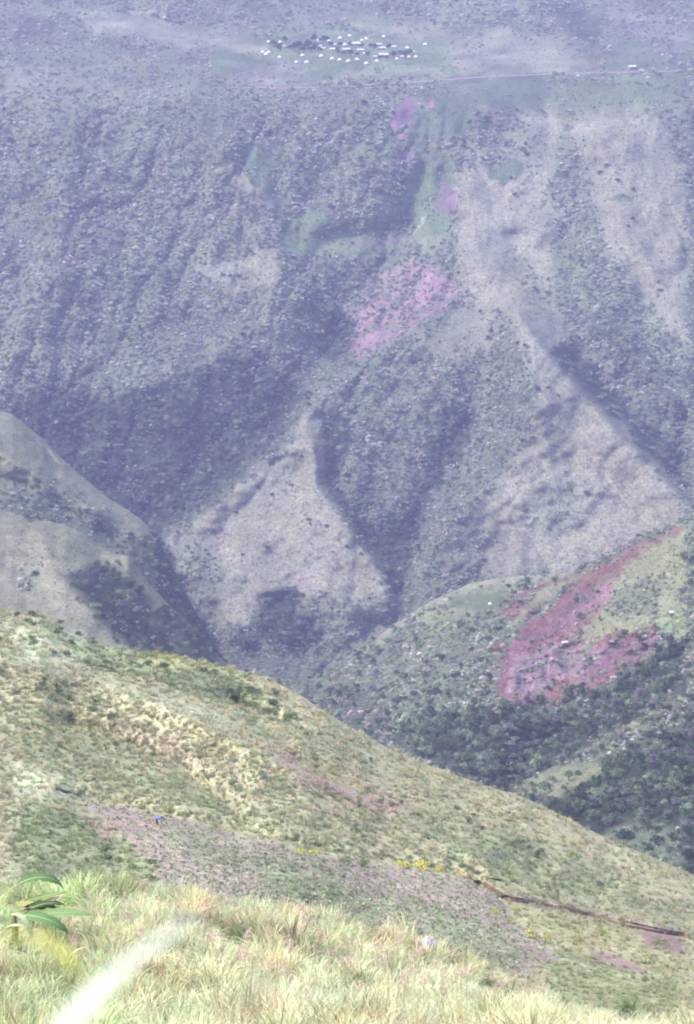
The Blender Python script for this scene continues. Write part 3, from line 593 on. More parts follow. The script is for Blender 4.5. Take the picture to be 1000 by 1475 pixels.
# ------------------------------------------------------------------ VILLAGE on its terrace
def mk(name, build, mat):
    V, Fs = [], []; build(V, Fs); me = bpy.data.meshes.new(name); me.from_pydata(V, [], Fs); me.update(); me.materials.append(M[mat]); return me
def ring(V, Fs, prof, k=14, cap=True):
    b = len(V)
    for (r_, z) in prof:
        for j in range(k): V.append((math.cos(6.2832*j/k)*r_, math.sin(6.2832*j/k)*r_, z))
    for i in range(len(prof)-1):
        for j in range(k): Fs.append((b+i*k+j, b+i*k+(j+1) % k, b+(i+1)*k+(j+1) % k, b+(i+1)*k+j))
    if cap: Fs.append(tuple(b+(len(prof)-1)*k+j for j in range(k)))
def box(V, Fs, x0, x1, y0, y1, z0, z1):
    b = len(V); V += [(x, y, z) for z in (z0, z1) for y in (y0, y1) for x in (x0, x1)]
    Fs += [(b, b+2, b+3, b+1), (b+4, b+5, b+7, b+6), (b, b+1, b+5, b+4), (b+2, b+6, b+7, b+3), (b, b+4, b+6, b+2), (b+1, b+3, b+7, b+5)]
def gable(V, Fs, x, y, z, h, th=.12):
    b = len(V)
    for t in (0, -th):
        V += [(-x, -y, z+t), (x, -y, z+t), (x, 0, z+h+t), (-x, 0, z+h+t), (-x, y, z+t), (x, y, z+t)]
    Fs += [(b, b+1, b+2, b+3), (b+3, b+2, b+5, b+4), (b+6, b+9, b+8, b+7), (b+9, b+10, b+11, b+8), (b, b+6, b+7, b+1), (b+4, b+5, b+11, b+10), (b, b+3, b+9, b+6), (b+3, b+4, b+10, b+9), (b+1, b+7, b+8, b+2), (b+2, b+8, b+11, b+5)]
def gwall(V, Fs, x, y, z0, z, h):
    b = len(V); V += [(-x, -y, z0), (x, -y, z0), (x, y, z0), (-x, y, z0), (-x, -y, z), (x, -y, z), (x, y, z), (-x, y, z), (-x, 0, z+h), (x, 0, z+h)]
    Fs += [(b, b+1, b+5, b+4), (b+2, b+3, b+7, b+6), (b+1, b+2, b+6, b+9, b+5), (b+3, b, b+4, b+8, b+7)]
HUT = dict(wall=mk('wall', lambda V, F_: ring(V, F_, [(1.9, -1.2), (1.9, 1.3)]), 'wall'),
  roof=mk('roof', lambda V, F_: ring(V, F_, [(2.45, 1.0), (2.5, 1.12), (2.1, 1.75), (1.5, 2.4), (.8, 2.95), (.15, 3.2)]), 'thatch'),
  door=mk('door', lambda V, F_: box(V, F_, -.35, .35, -2.0, -1.8, 0, 1.15), 'dark'))
LONG = dict(wall=mk('wall', lambda V, F_: gwall(V, F_, 3.6, 1.9, -1.2, 2.0, .95), 'wall'),
  roof=mk('roof', lambda V, F_: gable(V, F_, 4.1, 2.4, 1.95, 1.3), 'tin'),
  door=mk('door', lambda V, F_: box(V, F_, -.4, .4, -1.98, -1.87, 0, 1.6), 'dark'),
  window=mk('window', lambda V, F_: box(V, F_, 1.4, 2.3, -1.97, -1.88, .8, 1.4), 'dark'))
def house(nm, D, p, s, rz, label, cat, group=None, sx=1.):
    e = bpy.data.objects.new(nm, None); COL.objects.link(e); e.location = tuple(float(x) for x in p); e.scale = (s*sx, s, s); e.rotation_euler = (0, 0, rz); tag(e, label, cat, group)
    for k, me in D.items():
        c = bpy.data.objects.new(k, me); COL.objects.link(c); c.parent = e
    return e
HUTS_UP = [(387, 59), (404, 59.5), (460, 57.5), (467.5, 53.5), (474, 57.7), (490, 54), (504, 50.5), (497, 63.5), (521.5, 57), (528, 55), (553, 51.7), (587, 68), (612.5, 63), (595.6, 74), (599, 81), (589.6, 81.6), (580, 80), (572, 84), (482, 63.5)]
HUTS_LO = [(378.6, 74), (387.4, 74.3), (383.5, 77.7), (403, 81.6), (435.8, 79), (463, 80), (478.7, 83.7), (489.6, 85.5), (502, 87.3), (514.8, 84.7), (527.8, 90.7), (543, 86.8), (427, 88.6), (442, 88.6)]
LONGS = [(511.7, 63.5, 1.25, 1.4, 'long pale gabled house with the tallest roof in the upper row'), (545, 64, .95, 1.3, 'long pale house in the upper row right of the tall gable'), (568, 67, .8, 1.1, 'small long house near the right end of the upper row'), (550.7, 69.5, 1.1, 1.0, 'broad lilac-roofed house standing on the slope below the upper row'),
  (519.5, 72, .95, 1.2, 'pale long house near the middle of the central row'), (526, 76.5, .75, 1., 'small low house at the lower right of the central row'), (553, 79, 1.05, 1.6, 'brightest long white-roofed house at the right of the village'), (540, 81, .7, .9, 'little house left of the brightest long house'),
  (498.7, 71, .95, 1.5, 'long pale house in the centre of the central row'), (480.5, 70.6, .85, 1.6, 'long low house left of the centre of the central row'), (458, 66, .8, 1.7, 'long narrow house between the trees left of the centre'), (466, 69, .7, 1.2, 'low house at the left end of the central row'), (411, 66, .7, 1.3, 'dim long house behind the dark trees at the left end')]
rr = random.Random(3)
for row, nm in ((HUTS_UP, 'upper side'), (HUTS_LO, 'lower side')):
    row.sort()
    for k, (u, v) in enumerate(row):
        house('round_hut', HUT, at('L4', u, v+2.5), rr.uniform(.8, 1.05), rr.uniform(-.7, .7), f'small round pale-roofed village hut, {ordn(k)} from the left on the {nm}', 'hut', 'round huts of the village')
for u, v, s, sx, lab in LONGS:
    house('long_house', LONG, at('L4', u, v+2), s*.95, rr.uniform(-.35, .35), lab, 'house', 'long houses of the village', sx*.8)
VT = [(394, 66, 8), (400, 68, 7), (411, 59.5, 7), (418, 70, 8), (424, 72, 8), (431, 70, 10), (437, 73, 9), (443, 70, 9), (449, 73, 9), (454, 71, 8), (452, 60, 8), (466, 62, 8), (470, 59, 7), (461, 73, 7), (487, 77, 7), (495, 78, 7), (505, 79, 7), (514, 79, 6), (530, 80, 6), (477, 64, 6), (490, 66, 6), (505, 67, 6), (535, 67, 7), (540, 70, 6), (560, 70, 6), (567, 82, 8), (584, 83, 8), (591, 78, 7), (577, 76, 6), (557, 83, 5), (548, 84, 5), (522, 68, 5), (404, 72, 7), (446, 66, 7)]
VT.sort()
for k, (u, v, w) in enumerate(VT):
    p = at('L4', u, v+2.2); kk = k % 3
    tree('village_tree', kk, p, w*PX(p[1])/(1.25, 1.6, 1.0)[kk]*1.6, rr.uniform(0, 6), np.array((.028, .042, .03))*rr.uniform(.8, 1.4), f'dark rounded tree among the village houses, {ordn(k)} village tree from the left', 'tree', 'trees among the village houses')
# road under the village
def ribbon(name, l, pts, hw, mat, lift=.35, thick=.3):
    n = 90; u = np.interp(np.linspace(0, 1, n), np.linspace(0, 1, len(pts)), [p[0] for p in pts]); v = np.interp(u, [p[0] for p in pts], [p[1] for p in pts])+.5*fbm(u/20, u*0, 91)
    c = at(l, u, v); c[:, 2] += lift
    d = np.gradient(c[:, :2], axis=0); d /= np.linalg.norm(d, axis=1)[:, None]; nrm = np.stack([-d[:, 1], d[:, 0]], 1)
    a = c.copy(); b = c.copy(); a[:, :2] += nrm*hw; b[:, :2] -= nrm*hw
    a2 = a-[0, 0, 2.5]; b2 = b-[0, 0, 2.5]
    V = np.concatenate([a2, a, b, b2]); Fs = []
    for i in range(n-1):
        for r_ in range(3): Fs.append((r_*n+i, (r_+1)*n+i, (r_+1)*n+i+1, r_*n+i+1))
    o = mesh_obj(name, V, Fs, mat); o['kind'] = 'structure'; return o
ribbon('road', 'L4', [(325, 126), (420, 127.5), (500, 124.5), (600, 118.5), (700, 111), (800, 106.5), (880, 105), (925, 104), (1010, 101), (1060, 99)], 3.2, M['road'])
house('long_house', LONG, at('L4', 910, 99), 1.15, .5, 'lone pale-roofed house beside the road at the far right', 'house', sx=1.0)
# small white truck on the road
t = bpy.data.objects.new('truck', None); COL.objects.link(t); p = at('L4', 925, 104.3, .4); t.location = tuple(p); t.rotation_euler = (0, 0, .06); t.scale = (1.1,)*3
tag(t, 'small white truck parked on the hillside road at the far right', 'truck')
def add(nm, mat, fn):
    c = bpy.data.objects.new(nm, mk(nm, fn, mat)); COL.objects.link(c); c.parent = t; return c
add('cargo_box', 'white', lambda V, F_: box(V, F_, -2.9, 1.0, -1.05, 1.05, .75, 2.7)); add('cab', 'white', lambda V, F_: (box(V, F_, 1.05, 2.6, -1, 1, .6, 1.5), box(V, F_, 1.05, 2.1, -.95, .95, 1.5, 2.2)))
add('windscreen', 'glass', lambda V, F_: box(V, F_, 2.1, 2.13, -.85, .85, 1.52, 2.1)); add('chassis', 'rubber', lambda V, F_: box(V, F_, -2.8, 2.5, -.6, .6, .45, .72))
for x in (-1.9, 1.8):
    for y in (-.95, .95):
        def wh(V, F_, x=x, y=y): tube(V, F_, [(x, y-.13, .42), (x, y+.13, .42)], [.42, .42], 12)
        add('wheel', 'rubber', wh)
# small buildings on the middle hill
house('garden_hut', HUT, at('L2', 706, 871), .42, .2, 'tiny white-roofed hut at the edge of the small field left of the burn', 'hut', 'garden huts on the middle hill')
house('garden_shed', LONG, at('L2', 813, 927), .38, .35, 'small pale lilac-roofed shed in the middle of the burnt garden', 'shed', 'garden huts on the middle hill', 1.)
house('garden_shed', LONG, at('L2', 969, 884), .40, .1, 'small white-roofed shed on the green shoulder at the right edge', 'shed', 'garden huts on the middle hill', 1.)
def dead(V, F_):
    tube(V, F_, [(0, 0, -.5), (.05, 0, 2), (.0, .1, 4.2), (.15, .1, 6)], [.2, .16, .12, .04]); tube(V, F_, [(0, 0, 3), (.6, 0, 4.2)], [.08, .03]); tube(V, F_, [(0, .1, 4), (-.5, 0, 5)], [.07, .02])
for k, (u, v, s) in enumerate([(790, 968, 1.), (824, 905, .6), (785, 958, .6)]):
    o = bpy.data.objects.new('dead_tree', mk('dead_tree', dead, 'wood')); COL.objects.link(o); o.location = tuple(at('L2', u, v)); o.scale = (s*.9,)*3; o.rotation_euler = (0, .05*k, k)
    tag(o, ['tall bare pale dead trunk standing in the burnt garden', 'short bare pale trunk above the lilac-roofed shed', 'short bare pale trunk just left of the tallest dead trunk'][k], 'dead tree')

# ------------------------------------------------------------------ NEAR HILLSIDE
TUSS_T = []
for k, (u, v, w) in enumerate([(150, 1120, 'left'), (480, 1200, 'middle'), (800, 1240, 'right')]):
    p = at('L1', u, v); o = instantiate('grass_tussock', TUSS[k], p, 1.3, k, (.40, .38, .2)); tag(o, f'single straw-coloured grass tussock on the {w} part of the near hillside', 'grass', 'tussocks on the near hillside'); TUSS_T.append(o)
def in_field(c): return c[:, 3+2] < .35
r = np.random.default_rng(50); n = 76000
u = r.uniform(-220, 1220, n); v = r.uniform(870, 1475, n); ok = vis('L1', u, v-6) | ((v > L1.cr(u)) & (v < L1.cr(u)+14)); u, v = u[ok], v[ok]
c = L1.cov(u, v); keep = r.uniform(0, 1, len(u)) < c[:, 5]*np.clip(.75+.6*fbm(u/16, v/12, 93), .1, 1)*.85*np.interp(v, [900, 1350], [1, .55]); u, v, c = u[keep], v[keep], c[keep]; P = at('L1', u, v)
col = c[:, :3]*1.15*r.uniform(.75, 1.3, (len(u), 1))*(1+.3*fbm(u/20, v/14, 95)[:, None]); q = r.uniform(size=len(u)); col[q < .22] *= (.6, .8, .55); col[q > .9] *= (1.25, 1.0, .95)
s = 7.5*PX(P[:, 1])*r.uniform(.6, 1.5, len(u)); s = np.clip(s, .4, 1.6)
stuff('hillside_grass', 'straw and green tussock grass covering the near hillside', 'grass', P, s, col, TUSS_T)
# shrubs: strips on the photo, each shrub a thing
STRIPS = [
 ([(25, 888), (60, 895), (110, 922), (165, 942)], 11, 9, (12, 20), (.085, .10, .045), 'olive brushy', 'along the crest at the far left'),
 ([(40, 925), (120, 955), (190, 965), (250, 975)], 11, 8, (13, 22), (.10, .15, .07), 'grey-green', 'below the left crest'),
 ([(180, 950), (260, 965), (330, 985), (400, 1010)], 14, 10, (14, 24), (.07, .105, .045), 'dark green', 'on the shoulder below the middle crest'),
 ([(200, 945), (270, 955), (340, 975)], 7, 5, (11, 17), (.26, .25, .06), 'yellowish', 'just under the middle crest'),
 ([(50, 985), (110, 1010), (160, 1030), (240, 1050)], 12, 9, (12, 20), (.085, .12, .055), 'dark olive', 'on the left slope under the pale grass band'),
 ([(390, 1015), (440, 1060), (500, 1085), (560, 1120)], 12, 9, (12, 19), (.13, .18, .09), 'pale green', 'on the slope below the right shoulder'),
 ([(120, 1060), (220, 1090), (300, 1120), (360, 1160)], 11, 10, (12, 20), (.12, .15, .08), 'low dull green', 'across the middle of the left slope'),
 ([(380, 1070), (450, 1100), (520, 1140), (600, 1175)], 11, 9, (12, 18), (.20, .13, .13), 'reddish brown', 'in the hollow across the middle of the slope'),
 ([(330, 1100), (420, 1150), (480, 1190), (560, 1210)], 10, 10, (12, 20), (.16, .20, .13), 'grey-green rounded', 'on the lower middle slope'),
 ([(600, 1150), (700, 1190), (800, 1240), (900, 1280)], 12, 10, (11, 18), (.10, .13, .07), 'dark low', 'across the right slope'),
 ([(640, 1230), (720, 1260), (800, 1280), (900, 1310)], 9, 9, (11, 17), (.17, .21, .09), 'light green', 'above the eroded bank'),
 ([(40, 1180), (120, 1220), (180, 1240), (230, 1260)], 11, 14, (14, 24), (.10, .15, .055), 'leafy green', 'left of the garden plot'),
 ([(760, 1320), (830, 1335), (900, 1340), (960, 1370)], 9, 12, (16, 26), (.20, .21, .07), 'olive green', 'below the eroded bank at the right'),
 ([(700, 1310), (760, 1345), (830, 1360), (870, 1375)], 7, 10, (14, 24), (.36, .34, .09), 'yellow', 'beside the lower right corner of the garden plot'),
]
rr = random.Random(21)
for pl, n, jit, (s0, s1), tint, adj, where in STRIPS:
    us_ = sorted(rr.uniform(0, 1) for _ in range(n)); pts = []
    for q in us_:
        x = q*(len(pl)-1); i = min(int(x), len(pl)-2); f = x-i
        pts.append((pl[i][0]*(1-f)+pl[i+1][0]*f+rr.uniform(-3, 3), pl[i][1]*(1-f)+pl[i+1][1]*f+rr.uniform(-jit, jit)))
    pts.sort()
    for k, (u, v) in enumerate(pts):
        p = at('L1', u, v); kk = rr.randrange(3)
        o = instantiate('shrub', SHRUBS[kk], p, rr.uniform(s0, s1)*PX(p[1])/(1.3, 1.7, 1.0)[kk], rr.uniform(0, 6.28), np.array(tint)*rr.uniform(.8, 1.45), rr.uniform(.9, 1.3)*13*PX(p[1])/1.2*.9)
        tag(o, f'{adj} shrub {where}, {ordn(k)} from the left', 'shrub', 'shrubs on the near hillside')
for k, (u, v, w, tint, lab) in enumerate([(432, 1230, 22, (.55, .55, .12), 'bright yellow-green bush at the upper edge of the garden plot, left one'), (452, 1233, 20, (.50, .50, .13), 'bright yellow-green bush right next to the grey-green bush above the plot'), (498, 1244, 26, (.22, .26, .13), 'grey-green bush at the upper edge of the garden plot'), (524, 1248, 26, (.20, .25, .12), 'grey-green bush, the right one of two above the plot'),
    (580, 1251, 26, (.58, .56, .14), 'yellow flowering bush above the right part of the plot, leftmost'), (608, 1252, 32, (.60, .58, .13), 'largest yellow flowering bush above the right part of the plot'), (632, 1256, 24, (.55, .50, .16), 'yellow bush third from the left above the right part of the plot'), (660, 1262, 20, (.50, .44, .18), 'straw-yellow bush nearest the start of the eroded bank'),
    (243, 1170, 22, (.34, .38, .12), 'yellow-green bush at the top left edge of the plot'), (265, 1175, 16, (.28, .34, .12), 'small yellow-green bush right of the larger one at the top left edge of the plot'), (205, 1165, 16, (.28, .32, .12), 'small green bush nearest the top left corner of the plot'), (345, 1140, 20, (.24, .30, .16), 'rounded pale green bush alone in the middle of the slope'), (300, 1122, 14, (.26, .33, .15), 'small rounded pale green bush upslope of the lone bush'), (825, 1235, 16, (.2, .32, .1), 'fresh green bush standing on the right slope')]):
    p = at('L1', u, v); kk = (1, 0, 1)[k % 3]
    o = instantiate('bush', SHRUBS[kk], p, w*PX(p[1])/(1.3, 1.7)[kk], k, tint, w*PX(p[1])/1.3); tag(o, lab, 'bush')
# small scrub between
r = np.random.default_rng(61); n = 11500; u = r.uniform(-220, 1220, n); v = r.uniform(880, 1460, n); ok = vis('L1', u, v) & (v > L1.cr(u)+5); u, v = u[ok], v[ok]; c = L1.cov(u, v)
pat = fbm(u/26, v/15, 97)+.5*fbm(u/8, v/6, 98); keep = (c[:, 5] > .8) & (r.uniform(0, 1, len(u)) < np.clip(pat*1.6+.22, 0, .9)); u, v, c = u[keep], v[keep], c[keep]; P = at('L1', u, v)
s = r.uniform(5, 11, len(u))*PX(P[:, 1])/1.3; t = tints(len(u), [(.17, .21, .11), (.22, .27, .15), (.29, .31, .17), (.29, .22, .19), (.36, .38, .27)], r)
TS = [o for o in COL.objects if o.name.startswith('shrub')]; TT = [next(o for o in TS if o.data == m) for m in SHRUBS]
t = .45*t+.62*c[:, :3]; stuff('hillside_scrub', 'small mixed low scrub between the grass of the near hillside', 'scrub', P, s, t, TT)
# overhanging clods and exposed soil of the bank: a low eroded scarp
def scarp(name, pts, h, mat):
    n = 70; x = np.linspace(0, len(pts)-1, n); u = np.interp(x, range(len(pts)), [p[0] for p in pts]); v = np.interp(x, range(len(pts)), [p[1] for p in pts])+1.6*fbm(x*1.7, x*0, 99, 4)
    hh = h*np.clip(.5+1.3*fbm(x*2.6, x*0+3, 101, 3), .08, 1.2)*np.sin(np.linspace(.08, 3.06, n))**.3
    rows = []
    top = at('L1', u, v); top[:, 2] += .25
    for q in np.linspace(0, 1, 7):
        w = top.copy(); w[:, 2] -= hh*q-.15*(q == 0); w[:, 1] -= (.5*q**1.5+.35*fbm(x*3+q*4, x*0+q*9, 102))*h*.5+.0; rows.append(w)
    back = top.copy(); back[:, 1] += 1.2; back[:, 2] -= .5
    P = np.concatenate([[back], rows]); o = mesh_obj(name, P.reshape(-1, 3), grid_faces(P.shape[0], n), mat); return o
o = scarp('eroded_bank', [(690, 1270), (722, 1288), (728, 1297), (780, 1304), (860, 1322), (900, 1335), (985, 1350), (1060, 1365)], 1.5, M['soil']); o['kind'] = 'structure'
# garden plot: crop clumps
CROP = [crown_mesh('crop_clump', 61, 34, 4, .34, .03, .26, .085, .7), crown_mesh('crop_clump', 62, 28, 3, .28, .03, .30, .085)]
r = np.random.default_rng(71); pts = []
for j in range(42):
    for i in range(72):
        u = 110+i*9.8+(j % 2)*4.9+r.normal()*1.7; v = 1150+j*6.0+r.normal()*1.1+i*.5
        pts.append((u, v))
pts = np.array(pts); u, v = pts[:, 0], pts[:, 1]
pg = [it for it in L1.items if it[0] == 'field'][0][1]
ok = (poly_sd(u, v, pg) > 1) & vis('L1', u, v-8); u, v = u[ok], v[ok]
u0, v0 = u, v
P = at('L1', u, v); o_ = np.argsort(P[:, 1]); k300 = o_[:300]; rest = o_[300:]
CT = []
for k, i in enumerate(k300):
    g = r.uniform(.8, 1.3); lower = v[i] > 1268+.30*(u[i]-400)
    o = instantiate('crop_clump', CROP[k % 2], P[i], r.uniform(.75, 1.15)*(1.05 if lower else .8), r.uniform(0, 6.28), np.array((.30, .36, .20))*g)
    tag(o, 'low green leafy crop clump on the purplish bare soil of the near garden plot', 'crop plant', 'crop clumps in rows on the garden plot')
    if k < 2: CT.append(o)
stuff('far_crop_rows', 'low green crop leaves over the farther part of the garden plot', 'crop', np.concatenate([P[rest], at('L1', u0[rest]+4.4+r.normal(0, 1, len(rest)), v0[rest]+2)]), r.uniform(.65, 1.15, 2*len(rest)), tints(2*len(rest), [(.24, .34, .17), (.30, .38, .2), (.33, .34, .24)], r), CT)

# ------------------------------------------------------------------ FOREGROUND GRASS
CL_T = []
CLUMPS = [(420, 1372, 2, (.30, .20, .15), 1.15, 'dark brown dying grass clump in the middle of the foreground'), (352, 1362, 1, (.20, .25, .09), 1.05, 'dark green grass clump left of the brown clump'), (268, 1438, 0, (.20, .29, .12), .95, 'green grass clump at the bottom beside the pale blurred leaf'), (450, 1380, 0, (.18, .26, .10), .95, 'green grass clump touching the right side of the brown clump'),
  (590, 1368, 1, (.27, .26, .10), .8, 'olive grass clump near the upper edge of the foreground grass'), (650, 1388, 2, (.32, .22, .14), .8, 'reddish brown grass clump right of the pale stone'), (320, 1342, 0, (.22, .24, .11), .8, 'small olive clump near the top of the grass, left of centre'), (700, 1418, 1, (.28, .30, .09), .8, 'yellow-green clump in the right foreground'), (905, 1458, 1, (.17, .26, .11), .9, 'dark green grass clump near the lower right corner'), (225, 1420, 2, (.42, .36, .15), .8, 'straw-coloured clump behind the pale blurred leaf'), (520, 1430, 0, (.26, .32, .13), .9, 'soft green clump at the bottom centre')]
for k, (u, v, kk, tint, s, lab) in enumerate(CLUMPS):
    o = instantiate('grass_clump', TUFT[kk], at('L0', u, v), s*1.35, k, np.array(tint)*.8, s*1.25); tag(o, lab, 'grass clump')
    if len([x for x in CL_T if x.data == TUFT[kk]]) == 0: CL_T.append(o)
def field_of_grass(n, seed, v0=1285, v1=1560):
    r = np.random.default_rng(seed); u = r.uniform(-280, 1280, n); v = r.uniform(v0, v1, n)**1.0; ok = v > L0.cr(u)-2; u, v = u[ok], v[ok]; return u, v, r
u, v, r = field_of_grass(18600, 81)
k = .5+.5*np.clip(2.2*fbm(u/45, v/26, 111), -1, 1); k2 = .5+.5*np.clip(2.4*fbm(u/70, v/40, 115), -1, 1); k = k[:, None]; k2 = k2[:, None]
base = np.array([.54, .56, .43])*(1-k)+np.array([.48, .46, .29])*k
gr = np.array([.33, .42, .20]); lf = sm((330-u)/240)[:, None]*.45+.25*(k2 > .6)
base = base*(1-lf)+gr*lf; m3 = np.clip(1+.9*fbm(u/28, v/13, 119), .45, 1.5)[:, None]; base = base*m3; q3 = sm((fbm(u/50, v/22, 123)-.1)/.3)[:, None]*.6; base = base*(1-q3)+base*np.array([1.15, .86, .80])*q3; base *= 1.12*r.uniform(.6, 1.35, (len(u), 1)); q = r.uniform(size=len(u)); base[q < .10] *= (.85, .6, .62); base[q > .93] = (.66, .52, .44)
P = at('L0', u, np.minimum(v, 1560)); keep = v < 1560; s = r.uniform(.5, 1.05, len(u))*np.interp(P[:, 1], [58, 115], [.95, 1.1])*(.7+.5*k[:, 0])*np.interp(u, [500, 900], [1, .62]); base = base*np.array([.90, .95, .85])
gap = np.ones(len(u), bool)
for (cu, cv, *_r) in CLUMPS: gap &= ~((abs(u-cu) < 16) & (v > cv+1) & (v < cv+26))
gap &= ~((abs(u-66) < 66) & (v > 1305) & (v < 1415) & (r.uniform(size=len(u)) < .88))
stuff('tall_grass', 'tall pale grass with dry blades filling the foreground slope', 'grass', P[gap], s[gap], base[gap], CL_T)
# pink seed plumes, each a thing: stalk and plume
def plume_mesh(seed):
    r = random.Random(seed); V = []; Fs = []
    for k in range(130):
        z = r.uniform(0, 1); w = .10*math.sin(math.pi*min(1, z*.9+.12))**.8; a = r.uniform(0, 6.28); q = w*math.sqrt(r.random()); x = math.cos(a)*q+.10*z*z; y = math.sin(a)*q; i = len(V); d = .055*r.uniform(.5, 1.2)
        V += [(x, y, z*.42), (x+math.cos(a)*d*.5, y+math.sin(a)*d*.5, z*.42+d), (x+.018*math.sin(a), y-.018*math.cos(a), z*.42+d*.7)]; Fs.append((i, i+1, i+2))
    me = bpy.data.meshes.new('plume'); me.from_pydata(V, [], Fs); me.update(); me.materials.append(M['blade']); return me
PL = [plume_mesh(1), plume_mesh(2)]
def stalk(V, F_): tube(V, F_, [(0, 0, -.3), (.01, 0, .7), (.03, 0, 1.4)], [.012, .01, .007], 4)
ST = mk('stalk', stalk, 'blade')
GP = [((100, 1320), (260, 1410), 24, 'left of the centre'), ((200, 1315), (330, 1350), 10, 'along the grass\'s upper left edge'), ((300, 1385), (450, 1440), 18, 'in the lower left middle'), ((450, 1395), (620, 1450), 20, 'in the lower middle'), ((620, 1420), (800, 1470), 14, 'at the lower right'), ((340, 1340), (600, 1380), 12, 'near the grass\'s upper middle edge'), ((380, 1440), (640, 1490), 10, 'at the bottom edge')]
rr = random.Random(33)
for (a, b, n, where) in GP:
    pts = sorted((rr.uniform(a[0], b[0]), rr.uniform(a[1], b[1])) for _ in range(n)); k = 0
    for (u, v) in pts:
        v = max(v, float(L0.cr(u))+4)
        e = bpy.data.objects.new('seed_stem', None); COL.objects.link(e); p = at('L0', u, v); e.location = tuple(p); s = rr.uniform(.85, 1.2); e.scale = (s,)*3; e.rotation_euler = (0, 0, rr.uniform(0, 6.28)); e.empty_display_size = .1
        tag(e, f'pink-plumed grass stem, {ordn(k)} from left of those {where}', 'seed stem', 'pinkish seed plumes over the foreground grass'); k += 1
        c = bpy.data.objects.new('plume', PL[k % 2]); COL.objects.link(c); c.parent = e; c.location = (.03, 0, 1.2); c.scale = (1.25, 1.25, 1.1); f = rr.uniform(.8, 1.15); c['tint'] = [.80*f, .62*f, .52*f]
        c = bpy.data.objects.new('stalk', ST); COL.objects.link(c); c.parent = e; c['tint'] = [.5, .42, .25]
# pale bent canes
def strap(L, w, arch, droop, seed, segs=14, fold=.25, rag=0., curl=0.):
    """leaf blade along +x, arching: rows of 5 across"""
    r = random.Random(seed); V = []; Fs = []; z = 0; x = 0; ang = arch
    for i in range(segs+1):
        t = i/segs
        ww = w*(math.sin(math.pi*min(1, (t*.93+.05)))**.62); yy = curl*t*t
        if w > .15: ww *= min(1, .12+max(0, t-.08)*6)
        for j in (-1, -.5, 0, .5, 1):
            rg = 1-(rag*r.random() if abs(j) == 1 else 0)
            V.append((x, yy+j*ww/2*rg, z+abs(j)*ww*fold*(1-1.2*t)))
        ang -= droop/segs*(.5+1.3*t); x += math.cos(ang)*L/segs; z += math.sin(ang)*L/segs
    for i in range(segs):
        for j in range(4):
            if rag and r.random() < rag*.18 and j in (0, 3): continue
            Fs.append((i*5+j, i*5+j+1, i*5+5+j+1, i*5+5+j))
    return V, Fs
def leafobj(name, V, Fs, tint, loc, rz, parent=None, roll=0., mat='blade', sc=1.):
    me = bpy.data.meshes.new(name); me.from_pydata(V, [], Fs); me.update(); me.polygons.foreach_set('use_smooth', [True]*len(me.polygons)); me.materials.append(M[mat])
    o = bpy.data.objects.new(name, me); COL.objects.link(o); o.location = tuple(float(x) for x in loc); o.rotation_euler = (roll, 0, rz); o.scale = (sc,)*3; o['tint'] = list(tint)
    if parent: o.parent = parent
    return o
for k, (u, v, L, rz, tint, lab) in enumerate([(158, 1358, 1.5, 2.6, (.72, .72, .50), 'pale bent reed leaf standing in the grass, upper right of the banana plant'), (156, 1384, 1.3, 1.9, (.70, .68, .32), 'yellowish reed leaf just below the other bent reed leaf'), (92, 1400, 1.7, .5, (.66, .64, .40), 'pale reed leaf leaning right below the banana leaves'), (100, 1392, 1.2, 2.2, (.60, .64, .34), 'short green-yellow reed leaf below the banana leaves')]):
    V, Fs = strap(L, .09, 1.45, 2.0, k, 12, .3); o = leafobj('reed_leaf', V, Fs, tint, at('L0', u, v), rz); tag(o, lab, 'reed leaf')
# banana plant at the left edge
ban = bpy.data.objects.new('banana_plant', None); COL.objects.link(ban); bp_ = at('L0', 22, 1372); ban.location = tuple(bp_); ban.scale = (1.2, 1.2, 1.2); tag(ban, 'banana plant with broad arching green leaves at the left edge of the grass', 'banana plant')
def stem(V, F_): tube(V, F_, [(0, 0, -.4), (.02, 0, .5), (.03, .02, 1.1), (.02, .05, 1.55)], [.16, .13, .10, .05], 10)
me_ = mk('stem', stem, 'leaf'); c = bpy.data.objects.new('stem', me_); COL.objects.link(c); c.parent = ban; c['tint'] = [.2, .22, .10]
BY = float(bp_[1])
def rel(u, v, dy=0.): return W(u, v, BY+dy)-bp_
def bleaf(u, v, L, wd, arch, droop, rz, tint, seed, rag=.15, dy=0., roll=0., curl=0.):
    V, Fs = strap(L*1.15, wd*1.15, arch+.1, droop*1.15, seed, 22, .25, min(.6, rag+.28), curl)
    o = leafobj('leaf', V, Fs, tint, rel(u, v, dy), rz, ban, roll, 'leaf')
    Vm, Fm = [], []; pts = [((V[i*5+2][0]), V[i*5+2][1], V[i*5+2][2]+.012) for i in range(23)]
    tube(Vm, Fm, pts, [.022*(1-i/24)+.004 for i in range(23)], 5)
    m2 = bpy.data.meshes.new('midrib'); m2.from_pydata(Vm, [], Fm); m2.update(); m2.materials.append(M['leaf']); m = bpy.data.objects.new('midrib', m2); COL.objects.link(m); m.parent = o; m['tint'] = [.45, .50, .25]
    return o
bleaf(18, 1296, 1.95, .42, .75, 1.7, .12, (.10, .19, .075), 1, roll=.35)
bleaf(26, 1322, 1.75, .38, .55, 1.3, -.15, (.07, .13, .055), 2, dy=-.3, roll=.5)
bleaf(26, 1330, 1.6, .34, .75, 1.0, .1, (.08, .15, .06), 3, dy=-.5, roll=.3)
bleaf(26, 1330, 2.3, .40, .30, .55, .02, (.22, .34, .15), 4, .08, dy=-.7, roll=.75)
bleaf(26, 1322, 2.0, .24, .45, .8, .06, (.07, .12, .05), 5, .05, dy=-.4, roll=-.3)
